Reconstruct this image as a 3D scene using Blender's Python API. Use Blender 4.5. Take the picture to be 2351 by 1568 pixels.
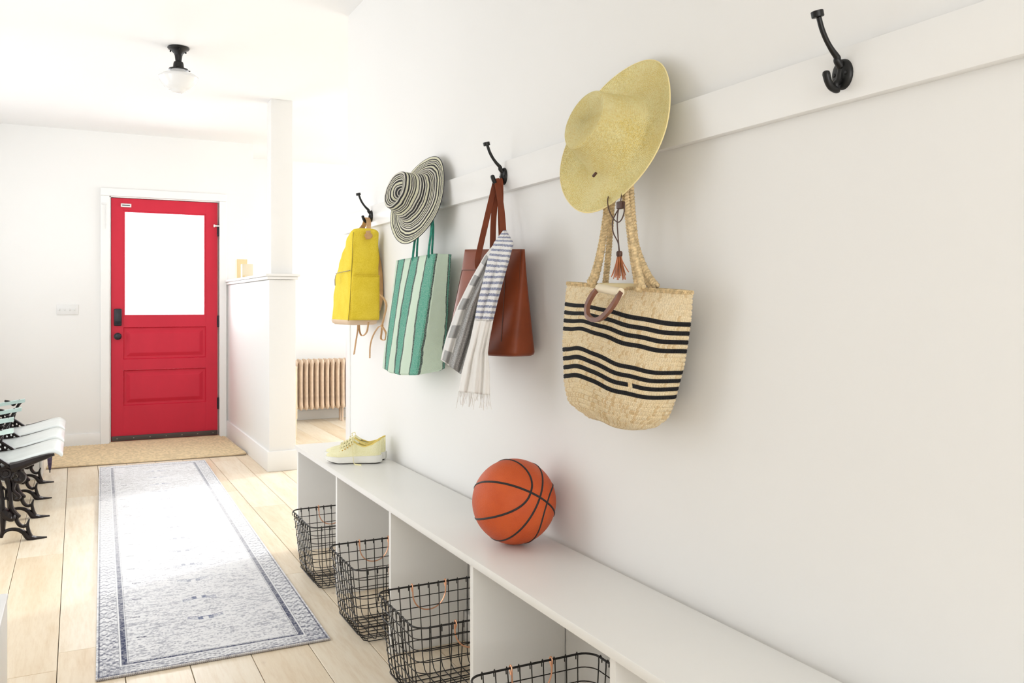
import bpy, math, random
import numpy as np
from mathutils import Vector, Matrix
random.seed(7); RNG = np.random.default_rng(7)
for o in list(bpy.data.objects): bpy.data.objects.remove(o)
S = bpy.context.scene; COL = S.collection
PI = math.pi

# ------------------------------------------------------------------ camera
F, CU, HV, CAMH = 1981.0, 1175.5, 700.0, 1.143      # focal length and horizon in the 2351 x 1568 frame
YAW = math.atan2(1000, F); SN, CS = math.sin(YAW), math.cos(YAW)
cd = bpy.data.cameras.new('camera'); cam = bpy.data.objects.new('camera', cd); COL.objects.link(cam)
cam.location = (0, 0, CAMH); cam.rotation_euler = (PI/2, 0, -YAW)
cd.sensor_width = 36; cd.lens = F/2351*36; cd.shift_y = -84/2351; cd.clip_start = 0.02
S.camera = cam

# ------------------------------------------------------------------ light
w = bpy.data.worlds.new('daylight'); S.world = w; w.use_nodes = True
bg = w.node_tree.nodes['Background']; bg.inputs[0].default_value = (0.97, 0.985, 1, 1); bg.inputs[1].default_value = 3.0

def area(name, loc, target, sx, sy, power, col=(1, 1, 1)):
    l = bpy.data.lights.new(name, 'AREA'); l.shape = 'RECTANGLE'; l.size = sx; l.size_y = sy; l.energy = power; l.color = col
    o = bpy.data.objects.new(name, l); COL.objects.link(o); o.location = loc
    o.rotation_euler = (Vector(target)-Vector(loc)).to_track_quat('-Z', 'Y').to_euler(); return o
area('side_room_window_daylight', (4.95, 6.2, 1.55), (1.0, 5.4, 0.9), 2.6, 1.7, 150, (.95, .98, 1))
area('hall_fill', (-1.05, 3.7, 1.2), (1.2, 3.7, .9), 1.9, 2.0, 11.5, (1, 1, 1))  # added fill lamp outside an invented left-wall window
area('hall_fill', (-1.05, 6.2, 1.55), (1.2, 6.6, 1.1), 1.9, 1.4, 10, (.94, .975, 1))  # second added fill lamp, brightens the far end through an invented window
area('back_fill', (0.15, -2.5, 1.35), (0.4, 2, 0.9), 2.0, 2.0, 72, (1, .98, .95))  # added fill lamp behind the camera, outside an invented back window
sl = bpy.data.lights.new('low_sun', 'SUN'); sl.energy = 2.7; sl.angle = math.radians(4); sl.color = (1, .97, .93)
so = bpy.data.objects.new('low_sun', sl); COL.objects.link(so); so.rotation_euler = Vector((-1, -.40, -.41)).to_track_quat('-Z', 'Y').to_euler(); so.location = (8, 9, 5)
area('door_glass_daylight', (0.67, 8.25, 1.6), (0.6, 4, 0.9), 0.8, 1.0, 40, (.93, .97, 1))
S.view_settings.view_transform = 'Standard'; S.view_settings.look = 'None'
S.view_settings.exposure = -0.62; S.view_settings.gamma = 1; S.view_settings.use_curve_mapping = False

# ------------------------------------------------------------------ survey helpers: a sighted point at a known depth
def _ray(u, v):
    X = (u-CU)/F; Y = -(v-HV)/F
    return SN+CS*X, CS-SN*X, Y
def onx(u, v, x): r = _ray(u, v); t = x/r[0]; return Vector((x, r[1]*t, CAMH+r[2]*t))
def ony(u, v, y): r = _ray(u, v); t = y/r[1]; return Vector((r[0]*t, y, CAMH+r[2]*t))
def onz(u, v, z): r = _ray(u, v); t = (z-CAMH)/r[2]; return Vector((r[0]*t, r[1]*t, z))

# ------------------------------------------------------------------ materials
def nt(name):
    m = bpy.data.materials.new(name); m.use_nodes = True
    N = m.node_tree.nodes; L = m.node_tree.links; b = N['Principled BSDF']; return m, N, L, b
def setin(b, rough=.5, metal=0, spec=.5, **k):
    b.inputs['Roughness'].default_value = rough; b.inputs['Metallic'].default_value = metal
    b.inputs['Specular IOR Level'].default_value = spec
    for a, v in k.items(): b.inputs[a].default_value = v
def math_n(N, L, op, a, b=None, c=None):
    n = N.new('ShaderNodeMath'); n.operation = op
    for i, x in enumerate((a, b, c)):
        if x is None: continue
        if isinstance(x, (int, float)): n.inputs[i].default_value = x
        else: L.new(x, n.inputs[i])
    return n.outputs[0]
def mixc(N, L, fac, a, b):
    n = N.new('ShaderNodeMix'); n.data_type = 'RGBA'
    if isinstance(fac, (int, float)): n.inputs[0].default_value = fac
    else: L.new(fac, n.inputs[0])
    for i, x in ((6, a), (7, b)):
        if isinstance(x, tuple): n.inputs[i].default_value = (*x[:3], 1)
        else: L.new(x, n.inputs[i])
    return n.outputs[2]
def coords(N, L, kind='Object', scale=(1, 1, 1)):
    t = N.new('ShaderNodeTexCoord'); mp = N.new('ShaderNodeMapping'); mp.inputs['Scale'].default_value = scale
    L.new(t.outputs[kind], mp.inputs[0]); return mp.outputs[0]
def noise(N, L, vec, scale=5, detail=4, rough=.5):
    n = N.new('ShaderNodeTexNoise'); n.inputs['Scale'].default_value = scale; n.inputs['Detail'].default_value = detail
    n.inputs['Roughness'].default_value = rough; L.new(vec, n.inputs['Vector']); return n.outputs['Fac']
def ramp(N, L, fac, stops, interp='LINEAR'):
    r = N.new('ShaderNodeValToRGB'); cr = r.color_ramp; cr.interpolation = interp
    while len(cr.elements) < len(stops): cr.elements.new(0.5)
    for e, (p, c) in zip(cr.elements, stops):
        e.position = p; e.color = (*c, 1) if len(c) == 3 else c
    L.new(fac, r.inputs[0]); return r.outputs[0]
def bump(N, L, b, h, strength=.3, dist=.002):
    n = N.new('ShaderNodeBump'); n.inputs['Strength'].default_value = strength; n.inputs['Distance'].default_value = dist
    L.new(h, n.inputs['Height']); L.new(n.outputs[0], b.inputs['Normal'])
def simple(name, c, rough=.5, metal=0, spec=.5, var=.06, vs=6, bs=60, bst=.15, bd=.001, sc=(1, 1, 1), **k):
    m, N, L, b = nt(name); setin(b, rough, metal, spec, **k)
    v = coords(N, L, 'Object', sc); f = noise(N, L, v, vs)
    lo = tuple(x*(1-var) for x in c); hi = tuple(min(1, x*(1+var)) for x in c)
    L.new(ramp(N, L, f, [(.3, lo), (.7, hi)]), b.inputs['Base Color'])
    if bst: bump(N, L, b, noise(N, L, v, bs, 3), bst, bd)
    return m
M = {}
M['wall'] = simple('painted_plaster', (.86, .855, .84), .62, var=.008, vs=1.5, bs=55, bst=.08)
M['ceil'] = simple('ceiling_paint', (.87, .87, .865), .8, var=.006, vs=1, bs=30, bst=.05)
M['trim'] = simple('white_trim_paint', (.87, .865, .85), .38, var=.008, vs=3, bs=40, bst=.05)
M['bench'] = simple('white_laminate', (.86, .85, .82), .34, var=.01, vs=4, bs=200, bst=.03)
M['black'] = simple('matte_black_iron', (.006, .006, .006), .36, 0, .35, var=.2, bs=180, bst=.2, bd=.0004)
M['iron'] = simple('dark_brown_cast_iron', (.009, .005, .005), .38, 0, .3, var=.4, vs=14, bs=90, bst=.5)
M['wire'] = simple('dark_steel_wire', (.03, .028, .027), .38, .6, .5, var=.3, vs=30, bst=0)
M['copper'] = simple('copper_wire', (.80, .42, .26), .28, 1, .5, var=.08, bst=0)
M['subfloor'] = simple('dark_subfloor', (.05, .035, .02), .9, bst=0)
M['glassy'] = None
M['gap'] = M['subfloor']

def m_plank():
    m, N, L, b = nt('maple_plank'); setin(b, .33, 0, .4)
    v = coords(N, L, 'Generated', (1, 1, 1)); oi = N.new('ShaderNodeObjectInfo')
    v = coords(N, L, 'Object', (9, .9, 1))
    add = N.new('ShaderNodeVectorMath'); add.operation = 'ADD'; sc = N.new('ShaderNodeVectorMath'); sc.operation = 'SCALE'
    sc.inputs[0].default_value = (13, 37, 5); L.new(oi.outputs['Random'], sc.inputs['Scale'])
    L.new(v, add.inputs[0]); L.new(sc.outputs[0], add.inputs[1]); vv = add.outputs[0]
    f = noise(N, L, vv, 1.6, 6, .62); g = noise(N, L, vv, 9, 5, .7)
    c = ramp(N, L, f, [(.28, (.74, .60, .43)), (.5, (.86, .76, .61)), (.72, (.92, .85, .73))])
    c2 = ramp(N, L, g, [(.3, (.66, .5, .33)), (.55, (.87, .78, .63))])
    c = mixc(N, L, .35, c, c2)
    tint = ramp(N, L, oi.outputs['Random'], [(0, (.93, .88, .81)), (.5, (1, .98, .95)), (1, (1, 1, 1))])
    mul = N.new('ShaderNodeMix'); mul.data_type = 'RGBA'; mul.blend_type = 'MULTIPLY'; mul.inputs[0].default_value = 1
    L.new(c, mul.inputs[6]); L.new(tint, mul.inputs[7])
    vo = N.new('ShaderNodeTexVoronoi'); vo.inputs['Scale'].default_value = 1.0
    kv = coords(N, L, 'Object', (5, 3.2, 1)); a2 = N.new('ShaderNodeVectorMath'); a2.operation = 'ADD'
    L.new(kv, a2.inputs[0]); L.new(sc.outputs[0], a2.inputs[1]); L.new(a2.outputs[0], vo.inputs['Vector'])
    knot = ramp(N, L, vo.outputs['Distance'], [(.018, (.35, .35, .35)), (.06, (0, 0, 0))])
    L.new(mixc(N, L, knot, mul.outputs[2], (.30, .17, .08)), b.inputs['Base Color'])
    bump(N, L, b, g, .12, .001); return m
M['plank'] = m_plank()

def m_vcol(name, rough, bs=400, bst=.5, bd=.001):
    m, N, L, b = nt(name); setin(b, rough, 0, .2)
    a = N.new('ShaderNodeVertexColor'); a.layer_name = 'Col'; L.new(a.outputs[0], b.inputs['Base Color'])
    v = coords(N, L, 'Object', (1, 1, 1)); bump(N, L, b, noise(N, L, v, bs, 2), bst, bd); return m
M['rug'] = m_vcol('woven_runner', .9, 350, .4)

def uvs(N, L):
    t = N.new('ShaderNodeUVMap'); s = N.new('ShaderNodeSeparateXYZ'); L.new(t.outputs[0], s.inputs[0]); return s.outputs[0], s.outputs[1], t.outputs[0]

def m_weave(name, c1, c2, fu, fv, rough=.8, strength=.6, dist=.0015, sub=0):
    """two-way weave from the UVs: fu strands round, fv rows along"""
    m, N, L, b = nt(name); setin(b, rough, 0, .25)
    U, V, uv = uvs(N, L)
    a = math_n(N, L, 'SINE', math_n(N, L, 'MULTIPLY', U, fu*2*PI)); c = math_n(N, L, 'SINE', math_n(N, L, 'MULTIPLY', V, fv*2*PI))
    h = math_n(N, L, 'ADD', math_n(N, L, 'MULTIPLY', a, c), math_n(N, L, 'MULTIPLY', c, .6))
    n1 = noise(N, L, coords(N, L, 'Object'), 260, 3); n2 = noise(N, L, coords(N, L, 'Object'), 14, 3)
    f = math_n(N, L, 'ADD', math_n(N, L, 'MULTIPLY', n1, .6), math_n(N, L, 'MULTIPLY', n2, .4))
    f = math_n(N, L, 'ADD', f, math_n(N, L, 'MULTIPLY', h, .05))
    L.new(ramp(N, L, f, [(.36, c1), (.6, c2)]), b.inputs['Base Color'])
    bump(N, L, b, h, strength, dist)
    if sub: b.inputs['Subsurface Weight'].default_value = sub; b.inputs['Subsurface Radius'].default_value = (.01, .008, .004)
    return m
M['straw'] = m_weave('yellow_straw_weave', (.88, .70, .24), (1.0, .90, .48), 230, 62, .7, .7, .002)
M['canvas_y'] = m_weave('yellow_canvas', (.78, .58, .035), (.90, .70, .075), 300, 300, .85, .25, .0006)
M['tan'] = simple('tan_leather', (.58, .34, .15), .45, var=.15, vs=20, bs=220, bst=.25, bd=.0005)
M['paletan'] = simple('pale_leather_base', (.70, .53, .37), .5, var=.05, bs=220, bst=.2, bd=.0005)
M['cognac'] = simple('cognac_leather', (.22, .047, .015), .38, var=.2, vs=9, bs=260, bst=.22, bd=.0005, spec=.28)
M['cognac_dark'] = simple('cognac_strap_leather', (.19, .04, .012), .42, 0, .25, var=.15, vs=20, bs=260, bst=.2, bd=.0004)
M['stitch'] = simple('stitching_thread', (.07, .018, .008), .6, bst=0)
M['jute'] = simple('natural_jute', (.72, .55, .33), .9, var=.22, vs=60, bs=420, bst=.6, bd=.001)
M['jute_plait'] = simple('jute_plait', (.66, .50, .28), .85, var=.34, vs=110, bs=380, bst=.7, bd=.0012)
M['red'] = simple('red_door_paint', (.58, .020, .046), .40, 0, .25, var=.08, vs=3, bs=60, bst=.12, bd=.0008, sc=(1, 1, .4))
M['dark'] = simple('oil_rubbed_bronze', (.02, .022, .03), .35, .3, .5, bst=.1)
M['threshold'] = simple('pale_wood_sill', (.75, .6, .38), .5, var=.1, vs=10)
M['sweep'] = simple('door_sweep_brown', (.06, .045, .04), .5, var=.2)
M['plastic'] = simple('white_plastic', (.80, .80, .79), .3, var=.01, bst=0)
M['milk'] = simple('milk_glass', (.80, .80, .80), .12, 0, .6, var=.01, vs=2, bst=0)
M['mint'] = simple('worn_mint_paint', (.52, .66, .63), .4, var=.10, vs=14, bs=60, bst=.3)
M['seatwhite'] = simple('worn_white_paint', (.76, .80, .79), .25, var=.03, vs=12, bs=50, bst=.15)
M['paleblock'] = simple('pale_wood_block', (.80, .64, .36), .6, var=.08, vs=20, sc=(1, 1, .3))
M['radiator'] = simple('cream_radiator_enamel', (.66, .50, .37), .4, .0, .5, var=.16, vs=18, bs=60, bst=.35)
M['cane'] = m_weave('woven_cane', (.70, .55, .34), (.85, .72, .50), 40, 40, .7, .5)
M['cane_frame'] = simple('light_oak_frame', (.80, .66, .48), .5, var=.07, vs=20)
M['purple'] = simple('dark_purple_fabric', (.10, .075, .14), .9, var=.5, vs=40)
M['bead'] = simple('dark_brown_leather', (.06, .022, .012), .5, var=.3, vs=60, bs=200)
M['tassel'] = simple('rust_leather_fringe', (.42, .13, .04), .5, var=.3, vs=40, bs=200)
M['walnut'] = simple('reddish_wood', (.20, .082, .05), .4, var=.25, vs=30, sc=(1, 1, .3))
M['cream'] = simple('cream_leather', (.80, .70, .52), .5, var=.04, bs=200)
M['clutchbody'] = simple('straw_yellow_clutch', (.72, .60, .34), .6, var=.06, bs=200)
M['rubber_w'] = simple('white_rubber_sole', (.80, .79, .74), .45, var=.02)
M['outsole'] = simple('dark_outsole', (.07, .06, .05), .8)
M['shoe'] = m_weave('pale_yellow_knit', (.84, .80, .46), (.92, .88, .60), 140, 60, .8, .35, .001)
M['lining'] = simple('deeper_yellow_lining', (.78, .60, .16), .8)
M['lace'] = simple('pale_yellow_lace', (.86, .79, .45), .8, var=.08, vs=80)
M['eyelet'] = simple('brass_eyelet', (.60, .38, .08), .4, .7)
M['zip'] = simple('zip_metal', (.30, .27, .22), .4, .8)
M['green_cord'] = simple('green_cord', (.03, .25, .18), .8, var=.3, vs=90, bs=400, bst=.6)
M['ballblack'] = simple('black_rubber_seam', (.012, .011, .012), .55, bst=.1)
M['gauze'] = simple('white_gauze_cotton', (.84, .82, .79), .95, var=.03, vs=20, bs=300, bst=.4)

M['edge_dark'] = simple('black_hat_binding', (.03, .03, .04), .9); M['edge_straw'] = simple('straw_hat_binding', (.88, .74, .36), .8)
def m_ball():
    m, N, L, b = nt('pebbled_orange_leather'); setin(b, .46, 0, .28)
    v = coords(N, L, 'Object'); vo = N.new('ShaderNodeTexVoronoi'); vo.inputs['Scale'].default_value = 420; L.new(v, vo.inputs['Vector'])
    f = noise(N, L, v, 10, 5); L.new(ramp(N, L, f, [(.3, (.52, .078, .018)), (.7, (.64, .115, .028))]), b.inputs['Base Color'])
    bump(N, L, b, vo.outputs['Distance'], .55, .0014); return m
M['ball'] = m_ball()

def m_glass():
    m, N, L, b = nt('clear_glass'); N.remove(b); o = N['Material Output']
    t = N.new('ShaderNodeBsdfTransparent'); g = N.new('ShaderNodeBsdfGlossy'); g.inputs['Roughness'].default_value = .02
    x = N.new('ShaderNodeMixShader'); x.inputs[0].default_value = .06
    L.new(t.outputs[0], x.inputs[1]); L.new(g.outputs[0], x.inputs[2]); L.new(x.outputs[0], o.inputs[0]); return m
M['glass'] = m_glass()

def m_tote():
    m, N, L, b = nt('green_striped_weave'); setin(b, .85, 0, .25)
    U, V, uv = uvs(N, L)
    wob = noise(N, L, coords(N, L, 'UV', (1.5, 3, 1)), 2.5, 2)
    U2 = math_n(N, L, 'ADD', U, math_n(N, L, 'MULTIPLY', math_n(N, L, 'SUBTRACT', wob, .5), .02))
    Gn, Mn, K = (.075, .36, .26), (.66, .80, .65), (.03, .05, .045)
    # one circuit of the bag: front 0-.5 , near gusset .5-.625, back, far gusset
    pts = [(0, Mn)]
    def st(edges, off, sc, first):
        c = first
        for i, e in enumerate(edges):
            p = off+e*sc
            pts.append((p-.0065, K)); c = Gn if c is Mn else Mn; pts.append((p+.0065, c))
    st([.09, .27, .45, .63, .81], 0, .5, Mn)
    pts += [(.493, K), (.504, Mn), (.602, K), (.612, Gn), (.622, K), (.63, Mn), (.70, K), (.706, Gn), (.78, K), (.786, Mn), (.86, Gn), (.93, Mn)]
    c = ramp(N, L, U2, pts, 'CONSTANT')
    sp = noise(N, L, coords(N, L, 'Object'), 330, 3, .8)
    c = mixc(N, L, ramp(N, L, sp, [(.42, (0, 0, 0)), (.72, (.55, .55, .55))]), c, (.62, .76, .66))
    L.new(c, b.inputs['Base Color'])
    a = math_n(N, L, 'SINE', math_n(N, L, 'MULTIPLY', U2, 330*PI)); d = math_n(N, L, 'SINE', math_n(N, L, 'MULTIPLY', V, 170*PI))
    bump(N, L, b, math_n(N, L, 'MULTIPLY', a, d), .5, .0015); return m
M['tote'] = m_tote()

def m_hat2():
    m, N, L, b = nt('black_cream_striped_weave'); setin(b, .85, 0, .2)
    U, V, uv = uvs(N, L)
    wob = noise(N, L, coords(N, L, 'Object'), 22, 2)
    V2 = math_n(N, L, 'ADD', V, math_n(N, L, 'MULTIPLY', math_n(N, L, 'SUBTRACT', wob, .5), .035))
    fr = math_n(N, L, 'FRACT', math_n(N, L, 'MULTIPLY', V2, 2.0))
    Kc, Wc, Yc = (.010, .010, .018), (.84, .81, .70), (.86, .84, .64)
    rr_ = random.Random(3); st_ = []; p_ = 0.0
    while p_ < .97 and len(st_) < 30:
        st_.append((p_, Kc)); p_ += rr_.choice([.022, .026, .034, .05]); st_.append((p_, rr_.choice([Wc, Wc, Wc, Yc]))); p_ += rr_.choice([.026, .034, .045, .06])
    base = ramp(N, L, fr, st_, 'CONSTANT')
    dots = math_n(N, L, 'MULTIPLY', math_n(N, L, 'SINE', math_n(N, L, 'MULTIPLY', U, 150*2*PI)), math_n(N, L, 'SINE', math_n(N, L, 'MULTIPLY', V2, 9*8*PI)))
    dm = math_n(N, L, 'GREATER_THAN', dots, .45)
    c = mixc(N, L, math_n(N, L, 'MULTIPLY', dm, .30), base, (.72, .69, .6))
    dk = math_n(N, L, 'LESS_THAN', dots, -.6)
    c = mixc(N, L, math_n(N, L, 'MULTIPLY', dk, .7), c, Kc)
    L.new(c, b.inputs['Base Color'])
    bump(N, L, b, dots, .5, .0015); return m
M['hat2'] = m_hat2()

def m_scarf(name, kind):
    m, N, L, b = nt(name); setin(b, .95, 0, .15)
    U, V, uv = uvs(N, L); n1 = noise(N, L, coords(N, L, 'UV', (60, 6, 1)), 3, 4, .7); n2 = noise(N, L, coords(N, L, 'UV', (5, 90, 1)), 3, 4, .7)
    tex = math_n(N, L, 'MULTIPLY', math_n(N, L, 'ADD', n1, n2), .5)
    if kind == 'navy':
        wv = math_n(N, L, 'ADD', V, math_n(N, L, 'MULTIPLY', noise(N, L, coords(N, L, 'UV', (4, 1, 1)), 3, 2), .02))
        fr = math_n(N, L, 'FRACT', math_n(N, L, 'MULTIPLY', wv, 17.5))
        mk = ramp(N, L, fr, [(0, (1, 1, 1)), (.44, (0, 0, 0))], 'CONSTANT')
        ink = ramp(N, L, tex, [(.42, (.09, .11, .24)), (.58, (.55, .57, .66))])
        c = mixc(N, L, mk, (.84, .83, .82), ink)
    else:
        fr = math_n(N, L, 'FRACT', math_n(N, L, 'MULTIPLY', V, 6.5))
        pale = ramp(N, L, fr, [(0, (.30, .30, .30)), (.45, (.80, .79, .77))], 'CONSTANT')
        grey = ramp(N, L, tex, [(.42, (.12, .12, .12)), (.58, (.50, .50, .50))])
        side = math_n(N, L, 'LESS_THAN', U, .42)
        c = mixc(N, L, side, grey, pale)
        c = mixc(N, L, math_n(N, L, 'MULTIPLY', tex, .5), c, (.7, .7, .69))
        ed = math_n(N, L, 'LESS_THAN', U, .07); c = mixc(N, L, ed, c, (.82, .81, .79))
    L.new(c, b.inputs['Base Color']); bump(N, L, b, tex, .6, .002); return m
M['navy'] = m_scarf('navy_striped_cotton', 'navy'); M['grey'] = m_scarf('grey_striped_cotton', 'grey')

def m_braid():
    m, N, L, b = nt('braided_straw_rows'); setin(b, .78, 0, .25)
    a = N.new('ShaderNodeVertexColor'); a.layer_name = 'Col'
    n = noise(N, L, coords(N, L, 'Object'), 300, 3, .8)
    c = mixc(N, L, ramp(N, L, n, [(.35, (.0, .0, .0)), (.75, (.45, .45, .45))]), a.outputs[0], a.outputs[0])
    mul = N.new('ShaderNodeMix'); mul.data_type = 'RGBA'; mul.blend_type = 'MULTIPLY'; mul.inputs[0].default_value = 1
    L.new(a.outputs[0], mul.inputs[6]); L.new(ramp(N, L, n, [(.3, (.72, .70, .64)), (.6, (1, 1, 1))]), mul.inputs[7])
    L.new(mul.outputs[2], b.inputs['Base Color']); bump(N, L, b, n, .6, .0015); return m
M['braid'] = m_braid()

# ------------------------------------------------------------------ object helpers
def wloc(o):
    v = Vector((0, 0, 0))
    while o: v += o.location; o = o.parent
    return v
def tag(o, label, cat, group=None):
    o['label'] = label; o['category'] = cat
    if group: o['group'] = group
    return o
def thing(name, label, cat, loc=(0, 0, 0), group=None):
    o = bpy.data.objects.new(name, None); COL.objects.link(o); o.location = loc; o.empty_display_size = .05
    return tag(o, label, cat, group)
def struct(o, label=None):
    o['kind'] = 'structure'
    if label: o['label'] = label
    return o
def dup(root, loc, label=None):
    r = root.copy(); COL.objects.link(r); r.location = loc
    if label: r['label'] = label
    for ch in list(root.children):
        c = ch.copy(); COL.objects.link(c); c.parent = r
        for g in list(ch.children):
            d = g.copy(); COL.objects.link(d); d.parent = c
    return r

def bez(pts, n=8, closed=False):
    """Catmull-Rom through the points"""
    P = [Vector(p) for p in pts]; out = []; m = len(P)
    rng = range(m if closed else m-1)
    for i in rng:
        a = P[(i-1) % m] if closed or i > 0 else P[0]*2-P[1]
        b, c = P[i], P[(i+1) % m]
        d = P[(i+2) % m] if closed or i+2 < m else P[-1]*2-P[-2]
        for k in range(n):
            t = k/n
            out.append(.5*((2*b)+(-a+c)*t+(2*a-5*b+4*c-d)*t*t+(-a+3*b-3*c+d)*t**3))
    if not closed: out.append(P[-1].copy())
    return out

class MB:
    def __init__(s): s.v = []; s.f = []; s.uv = {}; s.col = {}
    def pt(s, p, uv=None): 
        s.v.append(tuple(p)); i = len(s.v)-1
        if uv: s.uv[i] = uv
        return i
    def box(s, lo, hi, rot=None, bev=0):
        x0, y0, z0 = lo; x1, y1, z1 = hi
        if bev:
            import bmesh
            bm = bmesh.new(); bmesh.ops.create_cube(bm, size=1)
            for q in bm.verts: q.co = Vector(((x0+x1)/2+q.co.x*(x1-x0), (y0+y1)/2+q.co.y*(y1-y0), (z0+z1)/2+q.co.z*(z1-z0)))
            bmesh.ops.bevel(bm, geom=bm.edges[:], offset=bev, segments=2, affect='EDGES', profile=.5)
            n = len(s.v); bm.verts.index_update()
            s.v += [tuple(q.co) for q in bm.verts]; s.f += [[n+q.index for q in f.verts] for f in bm.faces]; bm.free(); return s
        n = len(s.v); s.v += [(x, y, z) for x in (x0, x1) for y in (y0, y1) for z in (z0, z1)]
        s.f += [[n+i for i in q] for q in ((0, 1, 3, 2), (4, 6, 7, 5), (0, 4, 5, 1), (2, 3, 7, 6), (0, 2, 6, 4), (1, 5, 7, 3))]; return s
    def tube(s, pts, r, sides=8, closed=False, flat=1.0, up=None, caps=True):
        """flat: ratio of the section across 'up'"""
        P = [Vector(p) for p in pts]; m = len(P); R = r if isinstance(r, (list, tuple)) else [r]*m
        T = []
        for i in range(m):
            a = P[(i-1) % m] if closed or i else P[0]; b = P[(i+1) % m] if closed or i < m-1 else P[-1]
            t = (b-a); T.append(t.normalized() if t.length > 1e-9 else Vector((0, 0, 1)))
        n0 = Vector(up) if up is not None else (Vector((0, 0, 1)) if abs(T[0].z) < .9 else Vector((1, 0, 0)))
        rings = []; nrm = (n0-T[0]*n0.dot(T[0])).normalized()
        base = len(s.v)
        for i in range(m):
            if up is not None: nrm = Vector(up)
            nrm = nrm-T[i]*nrm.dot(T[i])
            nrm = nrm.normalized() if nrm.length > 1e-6 else T[i].orthogonal().normalized()
            bi = T[i].cross(nrm)
            rings.append(len(s.v))
            for k in range(sides):
                a = 2*PI*k/sides+(PI/sides if sides == 4 else 0)
                s.v.append(tuple(P[i]+nrm*math.cos(a)*R[i]*flat+bi*math.sin(a)*R[i])); s.uv[len(s.v)-1] = (k/sides, i/m)
        for i in range(m if closed else m-1):
            a, b = rings[i], rings[(i+1) % m]
            for k in range(sides): s.f.append([a+k, a+(k+1) % sides, b+(k+1) % sides, b+k])
        if not closed and caps:
            s.f.append([rings[0]+k for k in range(sides)][::-1]); s.f.append([rings[-1]+k for k in range(sides)])
        return s
    def lathe(s, prof, c=(0, 0, 0), axis=(0, 0, 1), n=32, uvn=None):
        """prof: (radius, height) pairs"""
        q = Vector((0, 0, 1)).rotation_difference(Vector(axis).normalized()); c = Vector(c); m = len(prof)
        base = len(s.v)
        for i, (r, h) in enumerate(prof):
            for k in range(n+1):
                a = 2*PI*k/n; s.v.append(tuple(c+q @ Vector((r*math.cos(a), r*math.sin(a), h)))); s.uv[len(s.v)-1] = (k/n, i/(m-1))
        for i in range(m-1):
            for k in range(n):
                a = base+i*(n+1)+k; b = a+n+1
                s.f.append([a, a+1, b+1, b])
        return s
    def grid(s, rows, closed=False, uv=True):
        m = len(rows); n = len(rows[0]); base = len(s.v)
        for i, r in enumerate(rows):
            for k, p in enumerate(r): s.v.append(tuple(p)); s.uv[len(s.v)-1] = (k/(n-1), i/(m-1))
        for i in range(m-1):
            for k in range(n-1):
                a = base+i*n+k; s.f.append([a, a+1, a+n+1, a+n])
        return s
    def disc(s, ring): s.f.append(ring); return s
    def build(s, name, mat, parent=None, smooth=True, loc=None, kind=None, solid=0, weld=True, label=None, sub=0, angle=None, cols=None):
        v = np.array(s.v, dtype=float)
        if parent is not None: off = np.array(wloc(parent))
        elif loc is not None: off = np.array(loc, float)
        else: off = np.array([(v[:, 0].min()+v[:, 0].max())/2, (v[:, 1].min()+v[:, 1].max())/2, v[:, 2].min()])
        v = v-off
        me = bpy.data.meshes.new(name); me.from_pydata(v.tolist(), [], s.f)
        if s.uv:
            ul = me.uv_layers.new(name='UVMap'); idx = np.zeros(len(me.loops), dtype=np.int32); me.loops.foreach_get('vertex_index', idx)
            arr = np.zeros((len(v), 2)); 
            for k, q in s.uv.items(): arr[k] = q
            ul.data.foreach_set('uv', arr[idx].astype(np.float32).ravel())
        if cols is not None:
            ca = me.color_attributes.new('Col', 'FLOAT_COLOR', 'POINT'); ca.data.foreach_set('color', np.asarray(cols, dtype=np.float32).ravel())
        me.materials.append(mat)
        import bmesh
        if cols is None and weld or len(s.f) < 20000:
            bm = bmesh.new(); bm.from_mesh(me)
            if weld and cols is None: bmesh.ops.remove_doubles(bm, verts=bm.verts, dist=1e-5)
            bmesh.ops.recalc_face_normals(bm, faces=bm.faces); bm.to_mesh(me); bm.free()
        if smooth:
            for p in me.polygons: p.use_smooth = True
            me.set_sharp_from_angle(angle=angle if angle is not None else math.radians(40))
        o = bpy.data.objects.new(name, me); COL.objects.link(o)
        if parent is not None: o.parent = parent
        else: o.location = off
        if kind: o['kind'] = kind
        if label: o['label'] = label
        if solid:
            md = o.modifiers.new('thickness', 'SOLIDIFY'); md.thickness = solid; md.offset = 0
        if sub: md = o.modifiers.new('smooth', 'SUBSURF'); md.levels = sub; md.render_levels = sub
        return o

def box(name, lo, hi, mat, parent=None, bev=.002, **k): return MB().box(lo, hi, bev=bev).build(name, mat, parent, **k)

# ================================================================== THE SETTING
WX = 1.195          # face of the wall with the hooks
WEND = 4.165        # where that wall ends
CEIL = 2.565; FARY = 7.84; SIDEY = 8.6; LEFTX = -0.95; BACKY = -2.3; SIDEX = 4.8
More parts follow.
